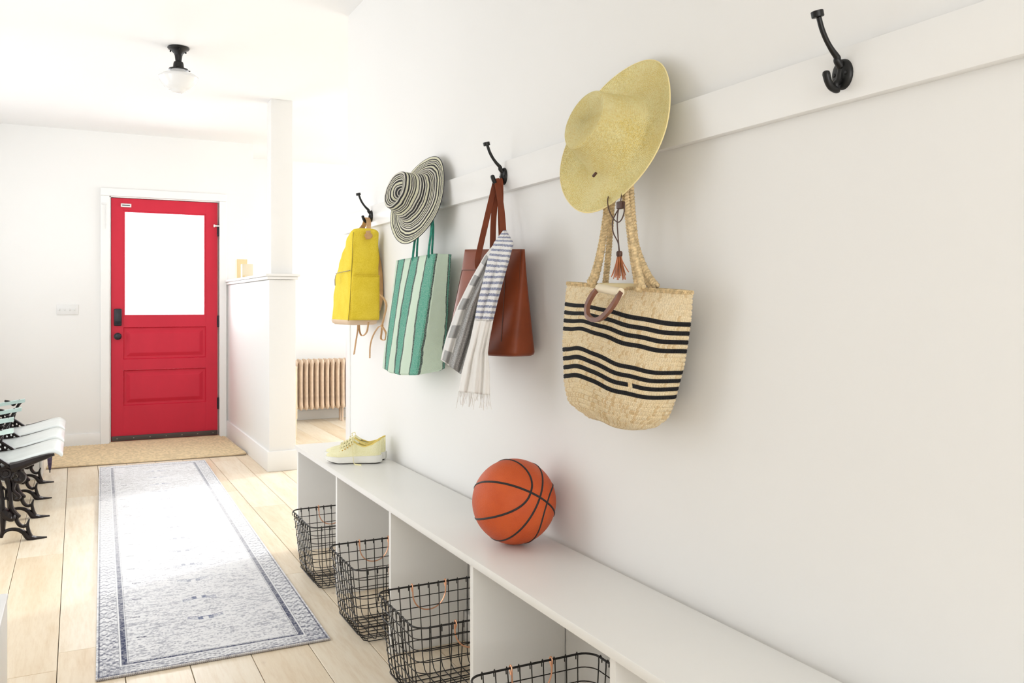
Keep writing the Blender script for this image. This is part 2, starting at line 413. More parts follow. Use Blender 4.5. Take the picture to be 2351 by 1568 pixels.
# hall wall with hooks (thick wall, its end free-standing)
struct(box('wall_right', (WX, BACKY, 0), (WX+.14, WEND, CEIL), M['wall'], bev=0))
struct(box('trim_1', (1.174, BACKY+.01, 1.492), (WX+.002, 4.195, 1.584), M['trim'], bev=.0015), 'flat white board rail along the wall carrying the hooks')
struct(box('trim_2', (1.190, WEND-.05, .10), (WX+.001, 4.185, 1.492), M['trim'], bev=.001), 'thin white panel edge below the hook rail at the wall end')
struct(box('baseboard_right', (1.178, BACKY+.01, 0), (WX+.001, 4.16, .10), M['trim'], bev=.002))
def wall_x(name, x0, x1, y0, y1, opens, mat=M['wall']):
    m = MB(); ys = y0
    for (a, b, za, zb) in opens:
        m.box((x0, ys, 0), (x1, a, CEIL)); m.box((x0, a, 0), (x1, b, za)); m.box((x0, a, zb), (x1, b, CEIL)); ys = b
    m.box((x0, ys, 0), (x1, y1, CEIL)); return struct(m.build(name, mat, smooth=False, weld=False))
def wall_y(name, y0, y1, x0, x1, opens, mat=M['wall']):
    m = MB(); xs = x0
    for (a, b, za, zb) in opens:
        m.box((xs, y0, 0), (a, y1, CEIL))
        if za > 0: m.box((a, y0, 0), (b, y1, za))
        m.box((a, y0, zb), (b, y1, CEIL)); xs = b
    m.box((xs, y0, 0), (x1, y1, CEIL)); return struct(m.build(name, mat, smooth=False, weld=False))
wall_x('wall_left', LEFTX-.1, LEFTX, BACKY, FARY+.14, [(2.7, 4.7, .15, 2.3), (5.2, 7.2, .8, 2.3)])  # both window openings invented to admit the hall fill
wall_y('wall_far', FARY, FARY+.14, LEFTX, 1.395, [(.243, 1.108, 0, 2.04)])
wall_y('wall_back', BACKY-.1, BACKY, LEFTX, WX+.14, [(-.85, 1.1, .25, 2.4)])  # unseen opening, invented to admit the fill from behind
wall_y('wall_side_room_far', SIDEY, SIDEY+.1, 1.255, SIDEX, [])
wall_x('wall_side_room_right', SIDEX, SIDEX+.1, 2.4, SIDEY+.1, [(4.8, 8.3, .3, 2.4)])
wall_y('wall_side_room_near', 2.3, 2.4, WX+.14, SIDEX+.1, [])
struct(box('wall_side_room_jog', (1.255, FARY+.14, 0), (1.395, SIDEY, CEIL), M['wall'], bev=0))
struct(box('ceiling', (LEFTX-.1, BACKY-.1, CEIL), (SIDEX+.1, SIDEY+.1, CEIL+.1), M['ceil'], bev=0))
# joinery of unseen windows; those in hall and back walls are added for fill light
def window_frame(name, lo, hi, ax):
    root = bpy.data.objects.new(name, None); COL.objects.link(root); root.location = lo; struct(root)
    a, b = Vector(lo), Vector(hi); m = MB(); t = .05
    def bar(p, q): m.box(p, q)
    i = ax
    def mk(s0, s1, z0, z1):
        p = [0, 0, z0]; q = [0, 0, z1]; p[i] = s0; q[i] = s1; p[1-i] = a[1-i]; q[1-i] = b[1-i]; bar(p, q)
    mk(a[i], b[i], a[2], a[2]+t); mk(a[i], b[i], b[2]-t, b[2]); mk(a[i], a[i]+t, a[2]+t, b[2]-t); mk(b[i]-t, b[i], a[2]+t, b[2]-t)
    mid = (a[i]+b[i])/2; mk(mid-.02, mid+.02, a[2]+t, b[2]-t)
    m.build('window_frame', M['trim'], root, smooth=False)
window_frame('added_window_1', (LEFTX-.08, 2.7, .15), (LEFTX-.03, 4.7, 2.3), 1)
window_frame('added_window_2', (LEFTX-.08, 5.2, .8), (LEFTX-.03, 7.2, 2.3), 1)
window_frame('window_3', (SIDEX+.02, 4.8, .3), (SIDEX+.07, 8.3, 2.4), 1)
window_frame('added_window_4', (-.85, BACKY-.08, .25), (1.1, BACKY-.03, 2.4), 0)

# floor: each plank a piece
floor = struct(box('floor', (LEFTX-.1, BACKY-.1, -.06), (SIDEX+.1, SIDEY+.1, -.018), M['subfloor'], bev=0))
PW = .188; X0 = -.054
joints = {-1: [-1.9, -.2, 1.5, 3.05, 4.475, 6.3], 0: [-1.2, .5, 1.9, 3.20, 5.75, 7.3], 1: [-1.6, .1, 1.7, 3.9, 5.2, 6.9], -2: [-1.4, .9, 2.6, 5.2, 6.9],
          2: [-2.0, -.3, 1.2, 2.4, 4.4, 6.1], 3: [-1.1, .6, 2.1, 4.9, 6.5], 4: [-1.7, .3, 1.5, 3.7, 5.5, 7.2], 5: [-.9, .9, 2.9, 5.0, 6.6]}
k = math.floor((LEFTX-X0)/PW)
pcache = {}
while X0+k*PW < SIDEX-.02:
    a = max(X0+k*PW, LEFTX); b = min(X0+(k+1)*PW, SIDEX)
    y1 = FARY+.13 if a < 1.24 else SIDEY; y0 = BACKY if a < WX else 2.4
    js = [y for y in joints.get(k, []) if y0+.3 < y < y1-.3]
    if k not in joints:
        y = y0+.4+random.random()*1.2
        while y < y1-.5: js.append(y); y += 1.3+random.random()*.9
    ys = [y0]+js+[y1]
    for c, d in zip(ys[:-1], ys[1:]):
        MB().box((a+.0012, c+.0010, -.018), (b-.0012, d-.0010, 0), bev=.0009).build('plank', M['plank'], floor, smooth=False) if False else None
        m = MB(); z = random.uniform(-.0004, 0); e = .0012
        x_0, x_1, y_0, y_1 = a+.0011, b-.0011, c+.001, d-.001
        m.v = [(x_0, y_0, -.0175), (x_1, y_0, -.0175), (x_1, y_1, -.0175), (x_0, y_1, -.0175), (x_0, y_0, z-e), (x_1, y_0, z-e), (x_1, y_1, z-e), (x_0, y_1, z-e),
               (x_0+e, y_0+e, z), (x_1-e, y_0+e, z), (x_1-e, y_1-e, z), (x_0+e, y_1-e, z)]
        m.f = [[3, 2, 1, 0], [0, 1, 5, 4], [1, 2, 6, 5], [2, 3, 7, 6], [3, 0, 4, 7], [4, 5, 9, 8], [5, 6, 10, 9], [6, 7, 11, 10], [7, 4, 8, 11], [8, 9, 10, 11]]
        m.build('plank', M['plank'], floor, smooth=False)
    k += 1

# half wall, cap, column
HX0, HX1, HY = 1.18, 1.36, 6.03
hw = struct(box('wall_partition', (HX0, HY, 0), (HX1, FARY, 1.315), M['wall'], bev=.002), 'white half-height partition wall with a capped top')
box('cap', (HX0-.028, HY-.028, 1.340), (HX1+.028, FARY, 1.358), M['trim'], hw, bev=.004)
box('cap_moulding', (HX0-.016, HY-.016, 1.318), (HX1+.016, FARY, 1.340), M['trim'], hw, bev=.006)
struct(box('baseboard_partition', (HX0-.014, HY-.014, 0), (HX1+.012, FARY-.002, .138), M['trim'], bev=.003))
struct(box('column', (1.198, 6.06, 1.358), (1.345, 6.20, CEIL), M['trim'], bev=.002), 'white square column rising from the partition cap')
struct(box('baseboard_far', (LEFTX, FARY-.014, 0), (.176, FARY+.001, .095), M['trim'], bev=.003))
struct(box('baseboard_side_room', (1.395, SIDEY-.014, 0), (SIDEX, SIDEY+.001, .09), M['trim'], bev=.003))

# red door
door = bpy.data.objects.new('door_1', None); COL.objects.link(door); door.location = (.676, FARY+.02, .012)
struct(door, 'red half-glazed front door with two recessed panels below'); 
DF, DB = FARY+.012, FARY+.052      # front and back of the leaf
m = MB()
def dbox(x0, x1, z0, z1): m.box((x0, DF, z0), (x1, DB, z1), bev=.0008)
dbox(.256, .347, .012, 2.028); dbox(.999, 1.095, .012, 2.028)
for z0, z1 in ((1.928, 2.028), (.957, 1.047), (.600, .690), (.012, .305)): dbox(.347, .999, z0, z1)
m.build('door_frame', M['red'], door, smooth=False)
for z0, z1 in ((.690, .957), (.305, .600)):
    m = MB(); rows = []
    for off, dy in ((0, 0), (.006, .012), (.012, .014), (.024, .014), (.050, .004), (.056, .003)):
        rows.append([(.347+off, DF+dy, z0+off), (.999-off, DF+dy, z0+off), (.999-off, DF+dy, z1-off), (.347+off, DF+dy, z1-off)])
    for r in rows: m.v += r
    for i in range(len(rows)-1):
        for kk in range(4): a = i*4+kk; b = i*4+(kk+1) % 4; m.f.append([a, b, b+4, a+4])
    nn = (len(rows)-1)*4; m.f.append([nn, nn+1, nn+2, nn+3])
    m.build('door_panel', M['red'], door, smooth=False, weld=False)
m = MB()
for x0, x1, z0, z1 in ((.347, .999, 1.047, 1.060), (.347, .999, 1.915, 1.928), (.347, .360, 1.060, 1.915), (.986, .999, 1.060, 1.915)): m.box((x0, DF+.004, z0), (x1, DF+.02, z1))
m.build('glazing_bead', M['red'], door, smooth=False)
box('glass_pane', (.36, DF+.022, 1.06), (.986, DF+.027, 1.915), M['glass'], door, bev=0, smooth=False)
sw = box('door_sweep', (.258, DF-.012, .016), (1.093, DF, .056), M['sweep'], door)
for i in range(7): MB().lathe([(0, .004), (.004, .003), (.005, 0)], (.3+i*.126, DF-.012, .036), (0, -1, 0), 10).build('screw', M['zip'], sw)
kp = MB().box((.276, DF-.026, .982-.012), (.335, DF, 1.112), bev=.008).build('deadbolt', M['dark'], door, label='dark keypad deadbolt cover')
m = MB(); m.tube(bez([(.288, DF-.03, 1.0), (.305, DF-.036, .995), (.323, DF-.03, 1.0)], 5), .006, 8); m.build('thumb_turn', M['dark'], kp)
MB().lathe([(0, .062), (.016, .060), (.026, .050), (.028, .038), (.020, .026), (.011, .018), (.011, .006), (.030, .005), (.030, 0)], (.305, DF, .883), (0, -1, 0), 28).build('door_knob', M['dark'], door)
for z in (1.79, 1.0, .29):
    h = MB().tube([(1.101, DF-.006, z-.05), (1.101, DF-.006, z+.05)], .0075, 10); h.box((1.090, DF-.003, z-.048), (1.1, DF+.001, z+.048)); h.build('hinge', M['dark'], door)
m = MB().box((.328, DF-.012, 1.955), (.408, DF, 1.985), bev=.004); s1 = m.build('door_sensor', M['plastic'], door, label='small white sensor box at the top of the door')
box('sensor_slot', (.338, DF-.014, 1.967), (.398, DF-.011, 1.973), M['dark'], s1, bev=.001)
m = MB().box((1.065, DF-.02, 1.822), (1.118, DF-.002, 1.834), bev=.003).box((1.060, DF-.022, 1.816), (1.073, DF, 1.84), bev=.003); m.build('latch', M['plastic'], door, label='small white latch near the top hinge')
m = MB()
CY = FARY-.018
for lo, hi in (((.176, CY, 0), (.243, FARY+.001, 2.0415)), ((1.108, CY, 0), (1.166, FARY+.001, 2.0415)), ((.176, CY, 2.042), (1.166, FARY+.001, 2.105))): m.box(lo, hi, bev=.003)
m.box((.243, FARY, .012), (.252, FARY+.1, 2.042)); m.box((1.100, DB+.001, .012), (1.108, FARY+.1, 2.042)); m.box((.243, FARY, 2.032), (1.108, FARY+.1, 2.042)); m.box((.252, DB+.001, .012), (.272, DB+.014, 2.032)); m.box((1.08, DB+.001, .012), (1.1, DB+.014, 2.032)); m.box((.272, DB+.001, 2.012), (1.08, DB+.014, 2.032))
struct(m.build('trim_3', M['trim'], smooth=False), 'white painted casing around the red door')
struct(box('trim_4', (.244, FARY-.075, 0), (1.107, FARY+.13, .012), M['threshold'], bev=.002), 'pale wood sill under the red door')
ch = thing('chain_track', 'white security chain track on the left casing of the red door', 'chain', (.205, CY, 1.78))
box('slide_plate', (.184, CY-.006, 1.965), (.222, CY, 1.98), M['plastic'], ch, bev=.002)
for i in range(9):
    m = MB(); z = 1.955-i*.022; m.tube([(.213+.004*math.cos(a)*(1 if i % 2 else .3), CY-.004+.003*math.cos(a)*(0.3 if i % 2 else 1), z+.011*math.sin(a)) for a in np.linspace(0, 2*PI, 11)[:-1]], .0013, 5, closed=True)
    m.build('chain_link', M['plastic'], ch)
# light switch
sp = thing('light_switch', 'white four-gang switch plate on the far wall left of the red door', 'switch', (-.064, FARY-.006, 1.104))
MB().box((-.142, FARY-.007, 1.063), (.014, FARY, 1.146), bev=.003).build('plate', M['plastic'], sp)
for i in range(4): MB().box((-.126+i*.037, FARY-.016, 1.096), (-.119+i*.037, FARY-.006, 1.114), bev=.002).build('toggle', M['plastic'], sp)

# ================================================================== STORAGE BENCH
BT = .493; BF = .905
bench = thing('storage_bench', 'long white storage bench with open cubbies along the right wall', 'bench', (1.05, 1.6, 0))
box('bench_top', (BF, -1.2, .472), (1.1745+.003, 4.035, BT), M['bench'], bench, bev=.0012)
for y in (4.025, 3.357, 2.705, 2.05, 1.389, .73, .07, -.59, -1.18):
    MB().box((.917, y-.010, 0), (1.1755, y+.010, .4715), bev=.0008).box((1.170, y-.0098, .102), (1.1915, y+.0098, .4714)).build('divider', M['bench'], bench, smooth=False)

# ================================================================== WIRE BASKETS
def rrect(cx_, cy_, hx, hy, r, z, n=6):
    out = []
    for (sx, sy, a0) in ((1, 1, 0), (-1, 1, PI/2), (-1, -1, PI), (1, -1, 3*PI/2)):
        for i in range(n+1):
            a = a0+PI/2*i/n; out.append((cx_+sx*(hx-r)+r*math.cos(a), cy_+sy*(hy-r)+r*math.sin(a), z))
    return out
BH = .262; HX, HYy = .1735, .174
def half(z): t = z/BH; s_ = -.030*(1-t)**1.0; return HX+s_, HYy+s_
BG = 'wire baskets under the bench'
bk = thing('wire_basket', 'x', 'basket', (0, 0, 0), BG)
MB().tube(rrect(0, 0, HX, HYy, .04, BH), .0028, 8, closed=True).build('rim', M['wire'], bk)
for i in range(7):
    z = BH-.033*(i+1); hx, hy = half(z)
    MB().tube(rrect(0, 0, hx+.001, hy+.001, .04, z), .0015 if i != 5 else .002, 6, closed=True).build('hoop_wire', M['wire'], bk)
def uwire(ax, s):
    """a rib that hooks over the rim, runs down, under and up again"""
    o = -1 if ax == 0 else 1
    ht = (HX, HYy)[ax]; pts = []
    b = half(.0)[ax]; rc = .035
    def P(d, z): return (d, s*(1-.1*(1-max(z, 0)/BH)), z) if ax == 0 else (s*(1-.1*(1-max(z, 0)/BH)), d, z)
    def side(sg):
        q = [P(sg*(ht+.0045), BH-.014), P(sg*(ht+.0055), BH-.003), P(sg*(ht+.0015), BH+.0045), P(sg*(ht-.004), BH), P(sg*(ht-.0042), BH-.012)]
        q += [P(sg*((half(z)[ax])-.002), z) for z in (.2, .14, .08, .05)]
        e = half(.03)[ax]
        q += [P(sg*(e-.006), .026), P(sg*(e-.018), .010), P(sg*(e-.038), .0025)]
        return q
    a = side(1); c = side(-1)
    return a+[P(0.03, .0022), P(-.03, .0022)]+c[::-1]
for s_ in np.linspace(-HYy+.042, HYy-.042, 9):
    MB().tube(uwire(0, s_), .0016, 6, up=(0, 1, 0)).build('rib_wire', M['wire'], bk)
for s_ in np.linspace(-HX+.042, HX-.042, 9):
    MB().tube([(p[0], p[1], p[2]+.002 if p[2] < .05 else p[2]) for p in uwire(1, s_)], .0016, 6, up=(1, 0, 0)).build('rib_wire', M['wire'], bk)
for sg in (1, -1):
    yy = sg*HYy; q = []
    for t in np.linspace(0, PI, 15): q.append((-.056*math.cos(t), yy-sg*.006, BH-.006-.072*math.sin(t)**.75))
    q = [(-.056, yy-sg*.002, BH-.016), (-.056, yy+sg*.006, BH-.002), (-.056, yy+sg*.001, BH+.007), (-.056, yy-sg*.006, BH+.002)]+q[1:-1]+[(.056, yy-sg*.006, BH+.002), (.056, yy+sg*.001, BH+.007), (.056, yy+sg*.006, BH-.002), (.056, yy-sg*.002, BH-.016)]
    MB().tube(bez(q, 3), .0021, 8, up=(0, 1, 0)).build('handle', M['copper'], bk, label='copper wire handle')
bl = ['black wire basket in the farthest bench cubby, below the sneakers', 'black wire basket in the second cubby from the far end of the bench',
      'black wire basket in the third cubby, left of and below the basketball', 'black wire basket nearest the camera, cut off by the bottom edge of the photo']
for i, (bx, by) in enumerate(((.997, 3.560), (.995, 2.947), (.993, 2.377), (.995, 1.694))):
    if i == 0: bk.location = (bx, by, .0005); bk['label'] = bl[0]
    else: dup(bk, (bx, by, .0005), bl[i])

# ================================================================== HOOKS
HOOKS = {'a': 3.715, 'b': 2.968, 'c': 2.378, 'd': 1.668, 'e': 1.065}
RX = 1.174
def hookpt(u, v): p = ony(u, v, 1.065); return Vector((p.x, 0, p.z-1.54))
HKG = 'black iron coat hooks on the rail'
hk = thing('coat_hook', 'x', 'hook', (0, 0, 0), HKG)
m = MB()
for rr, xx in ((0, RX-.009), (.5, RX-.0085), (.85, RX-.007), (.97, RX-.004), (1, RX)):
    for k in range(33):
        a = 2*PI*k/32; m.v.append((xx, .0215*rr*math.cos(a), -.002+.0265*rr*math.sin(a)))
for i in range(4):
    for k in range(32): a = i*33+k; m.f.append([a, a+1, a+34, a+33])
m.build('back_plate', M['black'], hk)
up = bez([(RX-.006, 0, .012), (RX-.014, 0, .020)]+[hookpt(u, v) for u, v in ((1922, 132), (1909, 113), (1897, 91), (1887, 66), (1880, 40))], 6)
n_ = len(up); MB().tube(up, [.0075-.0030*min(1, i/n_*1.8) for i in range(n_)], 12).build('upper_prong', M['black'], hk)
tp = hookpt(1877, 33)
MB().lathe([(0, .006), (.0095, .006), (.0105, .005), (.0105, -.004), (.0095, -.005), (0, -.005)], tp, (-.25, 0, 1), 24).build('prong_cap', M['black'], hk)
lo = bez([(RX-.006, 0, .005), (RX-.011, 0, -.014), (RX-.018, 0, -.021)]+[hookpt(u, v) for u, v in ((1922, 206), (1909, 200), (1901.5, 187), (1897, 170))], 6)
n_ = len(lo); MB().tube(lo, [.0055+.0012*i/n_ for i in range(n_)], 12).build('lower_prong', M['black'], hk)
e = hookpt(1897, 169); MB().lathe([(.0066, -.003), (.0066, 0), (.0055, .0035), (.003, .005), (0, .0056)], e, (-.15, 0, 1), 16).build('prong_tip', M['black'], hk)
for sy in (-1, 1): MB().lathe([(0, .0015), (.0022, .0018), (.0034, .001), (.0036, 0)], (RX-.0083, sy*.0125, -.002), (-1, 0, 0), 12).build('screw', M['black'], hk)
for n0, (key, lab) in enumerate([('a', 'black coat hook holding the yellow backpack, farthest along the rail'), ('b', 'black coat hook behind the black and cream striped hat'),
                   ('c', 'black coat hook holding the brown leather tote'), ('d', 'black coat hook hidden behind the wide yellow straw hat'), ('e', 'empty black coat hook at the top right, nearest the camera')]):
    if n0 == 0: hk.location = (0, HOOKS[key], 1.54); hk['label'] = lab
    else:
        h_ = dup(hk, (0, HOOKS[key], 1.54 if key in 'ce' else 1.521), lab)
        if key in 'bd': h_.scale = (1, 1, .84)
print('hook tip', tp, 'lower', e, lo[len(lo)//2])
HKX = e.x+.016      # saddle of the lower prong
HKZ = 1.54-.018

# ================================================================== HATS
def frame(n):
    n = Vector(n).normalized(); a = n.cross(Vector((0, 0, 1))).normalized(); b = n.cross(a); return n, a, b
def hat(name, label, c, R, n, crown_h, r_top, r_base, base_h, mat, wav, dimple, mb_rows, oval=1.0, flare=.012):
    n, a, b = frame(n); c = Vector(c); prof = []      # (radius, height) from crown centre outwards
    for t in np.linspace(0, 1, 14): prof.append((r_top*t*.93, crown_h-dimple*(1-t**2)))
    for t in np.linspace(0, 1, 5)[1:]: prof.append((r_top*(.93+.07*math.sin(t*PI/2)), crown_h-.008*(1-math.cos(t*PI/2))))
    for t in np.linspace(0, 1, 12)[1:]: prof.append((r_top+(r_base-r_top)*t**1.2, crown_h-.008+(base_h+.012-(crown_h-.008))*t))
    for t in np.linspace(0, 1, 5)[1:]: prof.append((r_base+.012*t, base_h+.012*(1-t)**2))
    for t in np.linspace(0, 1, 18)[1:]: prof.append((r_base+.012+(R-r_base-.012)*t, base_h*(1-t)-flare*math.sin(t*PI)*.5))
    # arc length for the v coordinate
    s = [0]
    for p, q in zip(prof[:-1], prof[1:]): s.append(s[-1]+math.hypot(p[0]-q[0], p[1]-q[1]))
    m = MB(); nn = 96
    for i, (r, h) in enumerate(prof):
        w_ = max(0, (r-r_base)/(R-r_base)) if i > 30 else 0
        for k in range(nn+1):
            th = 2*PI*k/nn; pin = 0 if dimple < .01 or r > r_top*1.02 else -.020*math.exp(-((r*math.cos(th)/.020)**2+(r*math.sin(th)/.045)**2))
            hh = h+pin+wav*w_**1.5*(math.sin(2*th+.6)+.5*math.sin(3*th+1.9))
            rr = r*(1+.01*w_*math.sin(5*th))
            m.v.append(tuple(c+a*rr*math.cos(th)+b*rr*oval*math.sin(th)+n*hh)); m.uv[len(m.v)-1] = (k/nn, s[i]/s[-1])
    for i in range(len(prof)-1):
        for k in range(nn): q = i*(nn+1)+k; m.f.append([q, q+1, q+nn+2, q+nn+1])
    root = thing(name, label, 'hat', tuple(c))
    o = m.build('hat_body', mat, root, weld=True, solid=.0022, angle=math.radians(70))
    e = [m.v[(len(prof)-1)*(nn+1)+k] for k in range(nn)]
    MB().tube(e, .0015, 8, closed=True).build('brim_edge', M['edge_dark'] if name == 'striped_hat' else M['edge_straw'], root)
    return root, (c, n, a, b)
yh, YF = hat('straw_hat', 'wide-brimmed yellow straw hat hung over the striped jute bag', (1.108, 1.676, 1.534), .1885, (-1, -.074, .352), .088, .0715, .099, -.012, M['straw'], .004, .004, 0)
sh, SF = hat('striped_hat', 'black and cream striped woven hat hung above the green tote', (1.113, 2.969, 1.528), .1690, (-1, -.185, .315), .100, .070, .090, .010, M['hat2'], .005, .012, 0, flare=.016)
# toggle and chin cord of the straw hat
tg = onx(1368, 401, 1.028); MB().tube([tg+Vector((-.002, -.004, .003)), tg+Vector((-.003, .006, -.003))], .0032, 8).build('cord_knot', M['bead'], yh)
CX = 1.035
def cord(pts, r=.0014, x=CX): return bez([onx(u, v, x+(dx[0] if dx else 0)) for u, v, *dx in pts], 5)
m = MB()
m.tube(cord([(1434, 405, .075), (1429, 436, .045), (1425, 462, .01), (1425, 470)]), .0014, 6)
m.tube(cord([(1428, 462), (1433, 468), (1433, 486), (1428, 502), (1420, 510), (1410, 504), (1399, 484), (1395, 461, .02), (1400, 440, .06)]), .0014, 6)
m.tube(cord([(1424, 470), (1421, 478), (1412, 494), (1407, 506), (1406, 521), (1409, 537), (1419, 557), (1421, 576)]), .0014, 6)
m.tube(cord([(1423, 474), (1419, 486), (1417, 507), (1418, 530), (1420, 557), (1422, 576)]), .0014, 6)
m.build('chin_cord', M['bead'], yh, label='dark brown braided cord')
p = onx(1425, 471, CX); MB().box((p.x-.006, p.y-.009, p.z-.008), (p.x+.006, p.y+.009, p.z+.008), bev=.002).build('cord_slider', M['bead'], yh)
p = onx(1422, 583, CX); MB().lathe([(0, .007), (.005, .006), (.0068, .003), (.0068, -.003), (.005, -.006), (0, -.007)], p, (0, 0, 1), 16).build('tassel_knot', M['bead'], yh)
m = MB()
for i in range(22):
    a = 2*PI*i/22*2.4; sp_ = .004+.013*random.random(); L_ = .040+.012*random.random()
    d = Vector((math.cos(a)*sp_*.8, math.sin(a)*sp_, 0)); p0 = p+Vector((math.cos(a)*.004, math.sin(a)*.004, -.004))
    if i == 7: d = Vector((0, -.030, 0)); L_ = .036
    m.tube(bez([p0, p0+d*.35+Vector((0, 0, -L_*.45)), p0+d+Vector((0, 0, -L_))], 4), .0014, 4, flat=.5)
m.build('tassel', M['tassel'], yh, kind='stuff', label='rust leather tassel fringe')

# ================================================================== BASKETBALL
BC = Vector((1.0665, 2.10, BT+.1145)); BR = .1145
ball = thing('basketball', 'orange basketball with black seams resting on the bench against the wall', 'ball', (BC.x, BC.y, BT))
m = MB(); m.lathe([(BR*math.sin(t), -BR*math.cos(t)) for t in np.linspace(0, PI, 49)], BC, (0, 0, 1), 96); m.build('ball_cover', M['ball'], ball, angle=PI)
fv = (BC-Vector((0, 0, CAMH))).normalized(); rv = fv.cross(Vector((0, 0, 1))).normalized(); uvv = rv.cross(fv)
def bdir(x, y, z): return (rv*x+uvv*y-fv*z).normalized()
Pd = bdir(.594, .083, .80); Ld = bdir(-.947, .322, 0.0); nA = Pd.cross(Ld).normalized(); Qd = nA.cross(Pd).normalized()
if Qd.dot(Ld) < 0: Qd = -Qd
def gc(a, b): return [BC+(a*math.cos(t)+b*math.sin(t))*(BR-.0014) for t in np.linspace(0, 2*PI, 97)[:-1]]
MB().tube(gc(Pd, Qd), .0034, 8, closed=True).build('seam', M['ballblack'], ball)
MB().tube(gc(Pd, nA), .0034, 8, closed=True).build('seam', M['ballblack'], ball)
for sg in (1, -1):
    q = []
    for t in np.linspace(0, 2*PI, 97)[:-1]:
        ct, st_ = math.cos(t), math.sin(t); rho = math.radians(75)*(abs(ct)**2.2+abs(st_/.66)**2.2)**(-1/2.2)
        q.append(BC+((Qd*sg)*math.cos(rho)+(Pd*ct+nA*st_)*math.sin(rho))*(BR-.0014))
    MB().tube(q, .0034, 8, closed=True).build('seam', M['ballblack'], ball)

# ================================================================== GREEN STRIPED TOTE
def ring_rect(c4, r, n=5, m_=(14, 5, 10, 5)):
    """rounded quad through corners given in order; returns points and the fraction round: 4 sides get fixed u spans"""
    pts = []; us = []; spans = [(0, .5), (.5, .625), (.625, .875), (.875, 1.0)]
    C = [Vector(p) for p in c4]
    for i in range(4):
        a, b = C[i], C[(i+1) % 4]; d = (b-a); L_ = d.length; d = d/L_; cnt = m_[i]
        rr = min(r, L_*.3)
        for k in range(cnt+1):
            t = k/cnt; s_ = rr+(L_-2*rr)*t; pts.append(a+d*s_); us.append(spans[i][0]+(spans[i][1]-spans[i][0])*(s_/L_))
    pts.append(pts[0].copy()); us.append(1.0)
    return pts, us
gt = thing('striped_tote', 'green and mint striped woven tote bag hanging below the striped hat', 'bag', (1.1, 2.96, .9))
levels = []
def gcorners(t, bulge):   # t 0 top .. 1 bottom
    fl = Vector((1.09, 3.147, 1.312)).lerp(Vector((1.062, 3.215, .900)), t); fr = Vector((1.09, 2.735, 1.318)).lerp(Vector((1.062, 2.823, .905)), t)
    br = Vector((1.155, 2.742, 1.318)).lerp(Vector((1.161, 2.818, .920)), t); bl_ = Vector((1.155, 3.12, 1.312)).lerp(Vector((1.165, 3.19, .905)), t)
    return [fl, fr, br, bl_]
rows = []; usr = None
for i in range(41):
    t = i/40; cs = gcorners(t, 0); pts, us = ring_rect(cs, .012, m_=(20, 6, 12, 6))
    out = []
    for p, u_ in zip(pts, us):
        bx = 0
        if u_ <= .5: bx = -.018*math.sin(u_/.5*PI)*math.sin(min(1, t*1.4+.1)*PI/2)+.004*math.sin(u_*40+t*5)*t
        zz = -.008*math.sin(min(u_, .5)/.5*PI)*t if u_ <= .5 else 0
        q = p+Vector((bx, 0, zz)); 
        if .5 < u_ < .625: q += Vector((0, .010*math.sin((u_-.5)/.125*PI)*(1-t), 0))
        out.append(q)
    rows.append(out); usr = us
m = MB(); nc = len(rows[0])
for i, r in enumerate(rows):
    for kx, p in enumerate(r): m.v.append(tuple(p)); m.uv[len(m.v)-1] = (usr[kx], 1-i/40)
for i in range(40):
    for kx in range(nc-1): a = i*nc+kx; m.f.append([a, a+1, a+nc+1, a+nc])
cen = sum((Vector(p) for p in rows[-1][:-1]), Vector())/(nc-1)
for sc_, dz in ((.9, -.006), (.5, -.008), (.0, -.008)):
    base = len(m.v)
    for kx, p in enumerate(rows[-1]): m.v.append(tuple(cen+(Vector(p)-cen)*sc_+Vector((0, 0, dz)))); m.uv[len(m.v)-1] = (usr[kx], 0)
    for kx in range(nc-1): a = base-nc+kx; m.f.append([a, a+1, a+nc+1, a+nc])
m.build('bag_body', M['tote'], gt, weld=True, solid=.003)
hz = Vector((HKX, HOOKS['b'], HKZ))
for (u, v, xx, zy) in ((946, 592, 1.088, .004), (982, 586, 1.086, -.004)): pass
for pair in (((948, 594, 1.086), (984, 586, 1.086), 1.0), ((957, 592, 1.15), (992, 584, 1.15), 1.0)):
    A_ = onx(*pair[0]); B_ = onx(*pair[1]); xo = pair[0][2]
    top1 = hz+Vector((0, .006, .006)); 
    q = bez([A_+Vector((.004, 0, -.012)), A_+Vector((0, 0, .01)), A_.lerp(Vector((hz.x, hz.y+.045, hz.z)), .55)+Vector((0, .012, 0)), hz+Vector((0, .012, -.015)), hz+Vector((0, 0, .006)), hz+Vector((0, -.012, -.015)),
             B_.lerp(Vector((hz.x, hz.y-.045, hz.z)), .55)+Vector((0, -.012, 0)), B_+Vector((0, 0, .01)), B_+Vector((.004, 0, -.012))], 8)
    MB().tube(q, .0042, 8).build('cord_handle', M['green_cord'], gt, label='dark green cord handle')

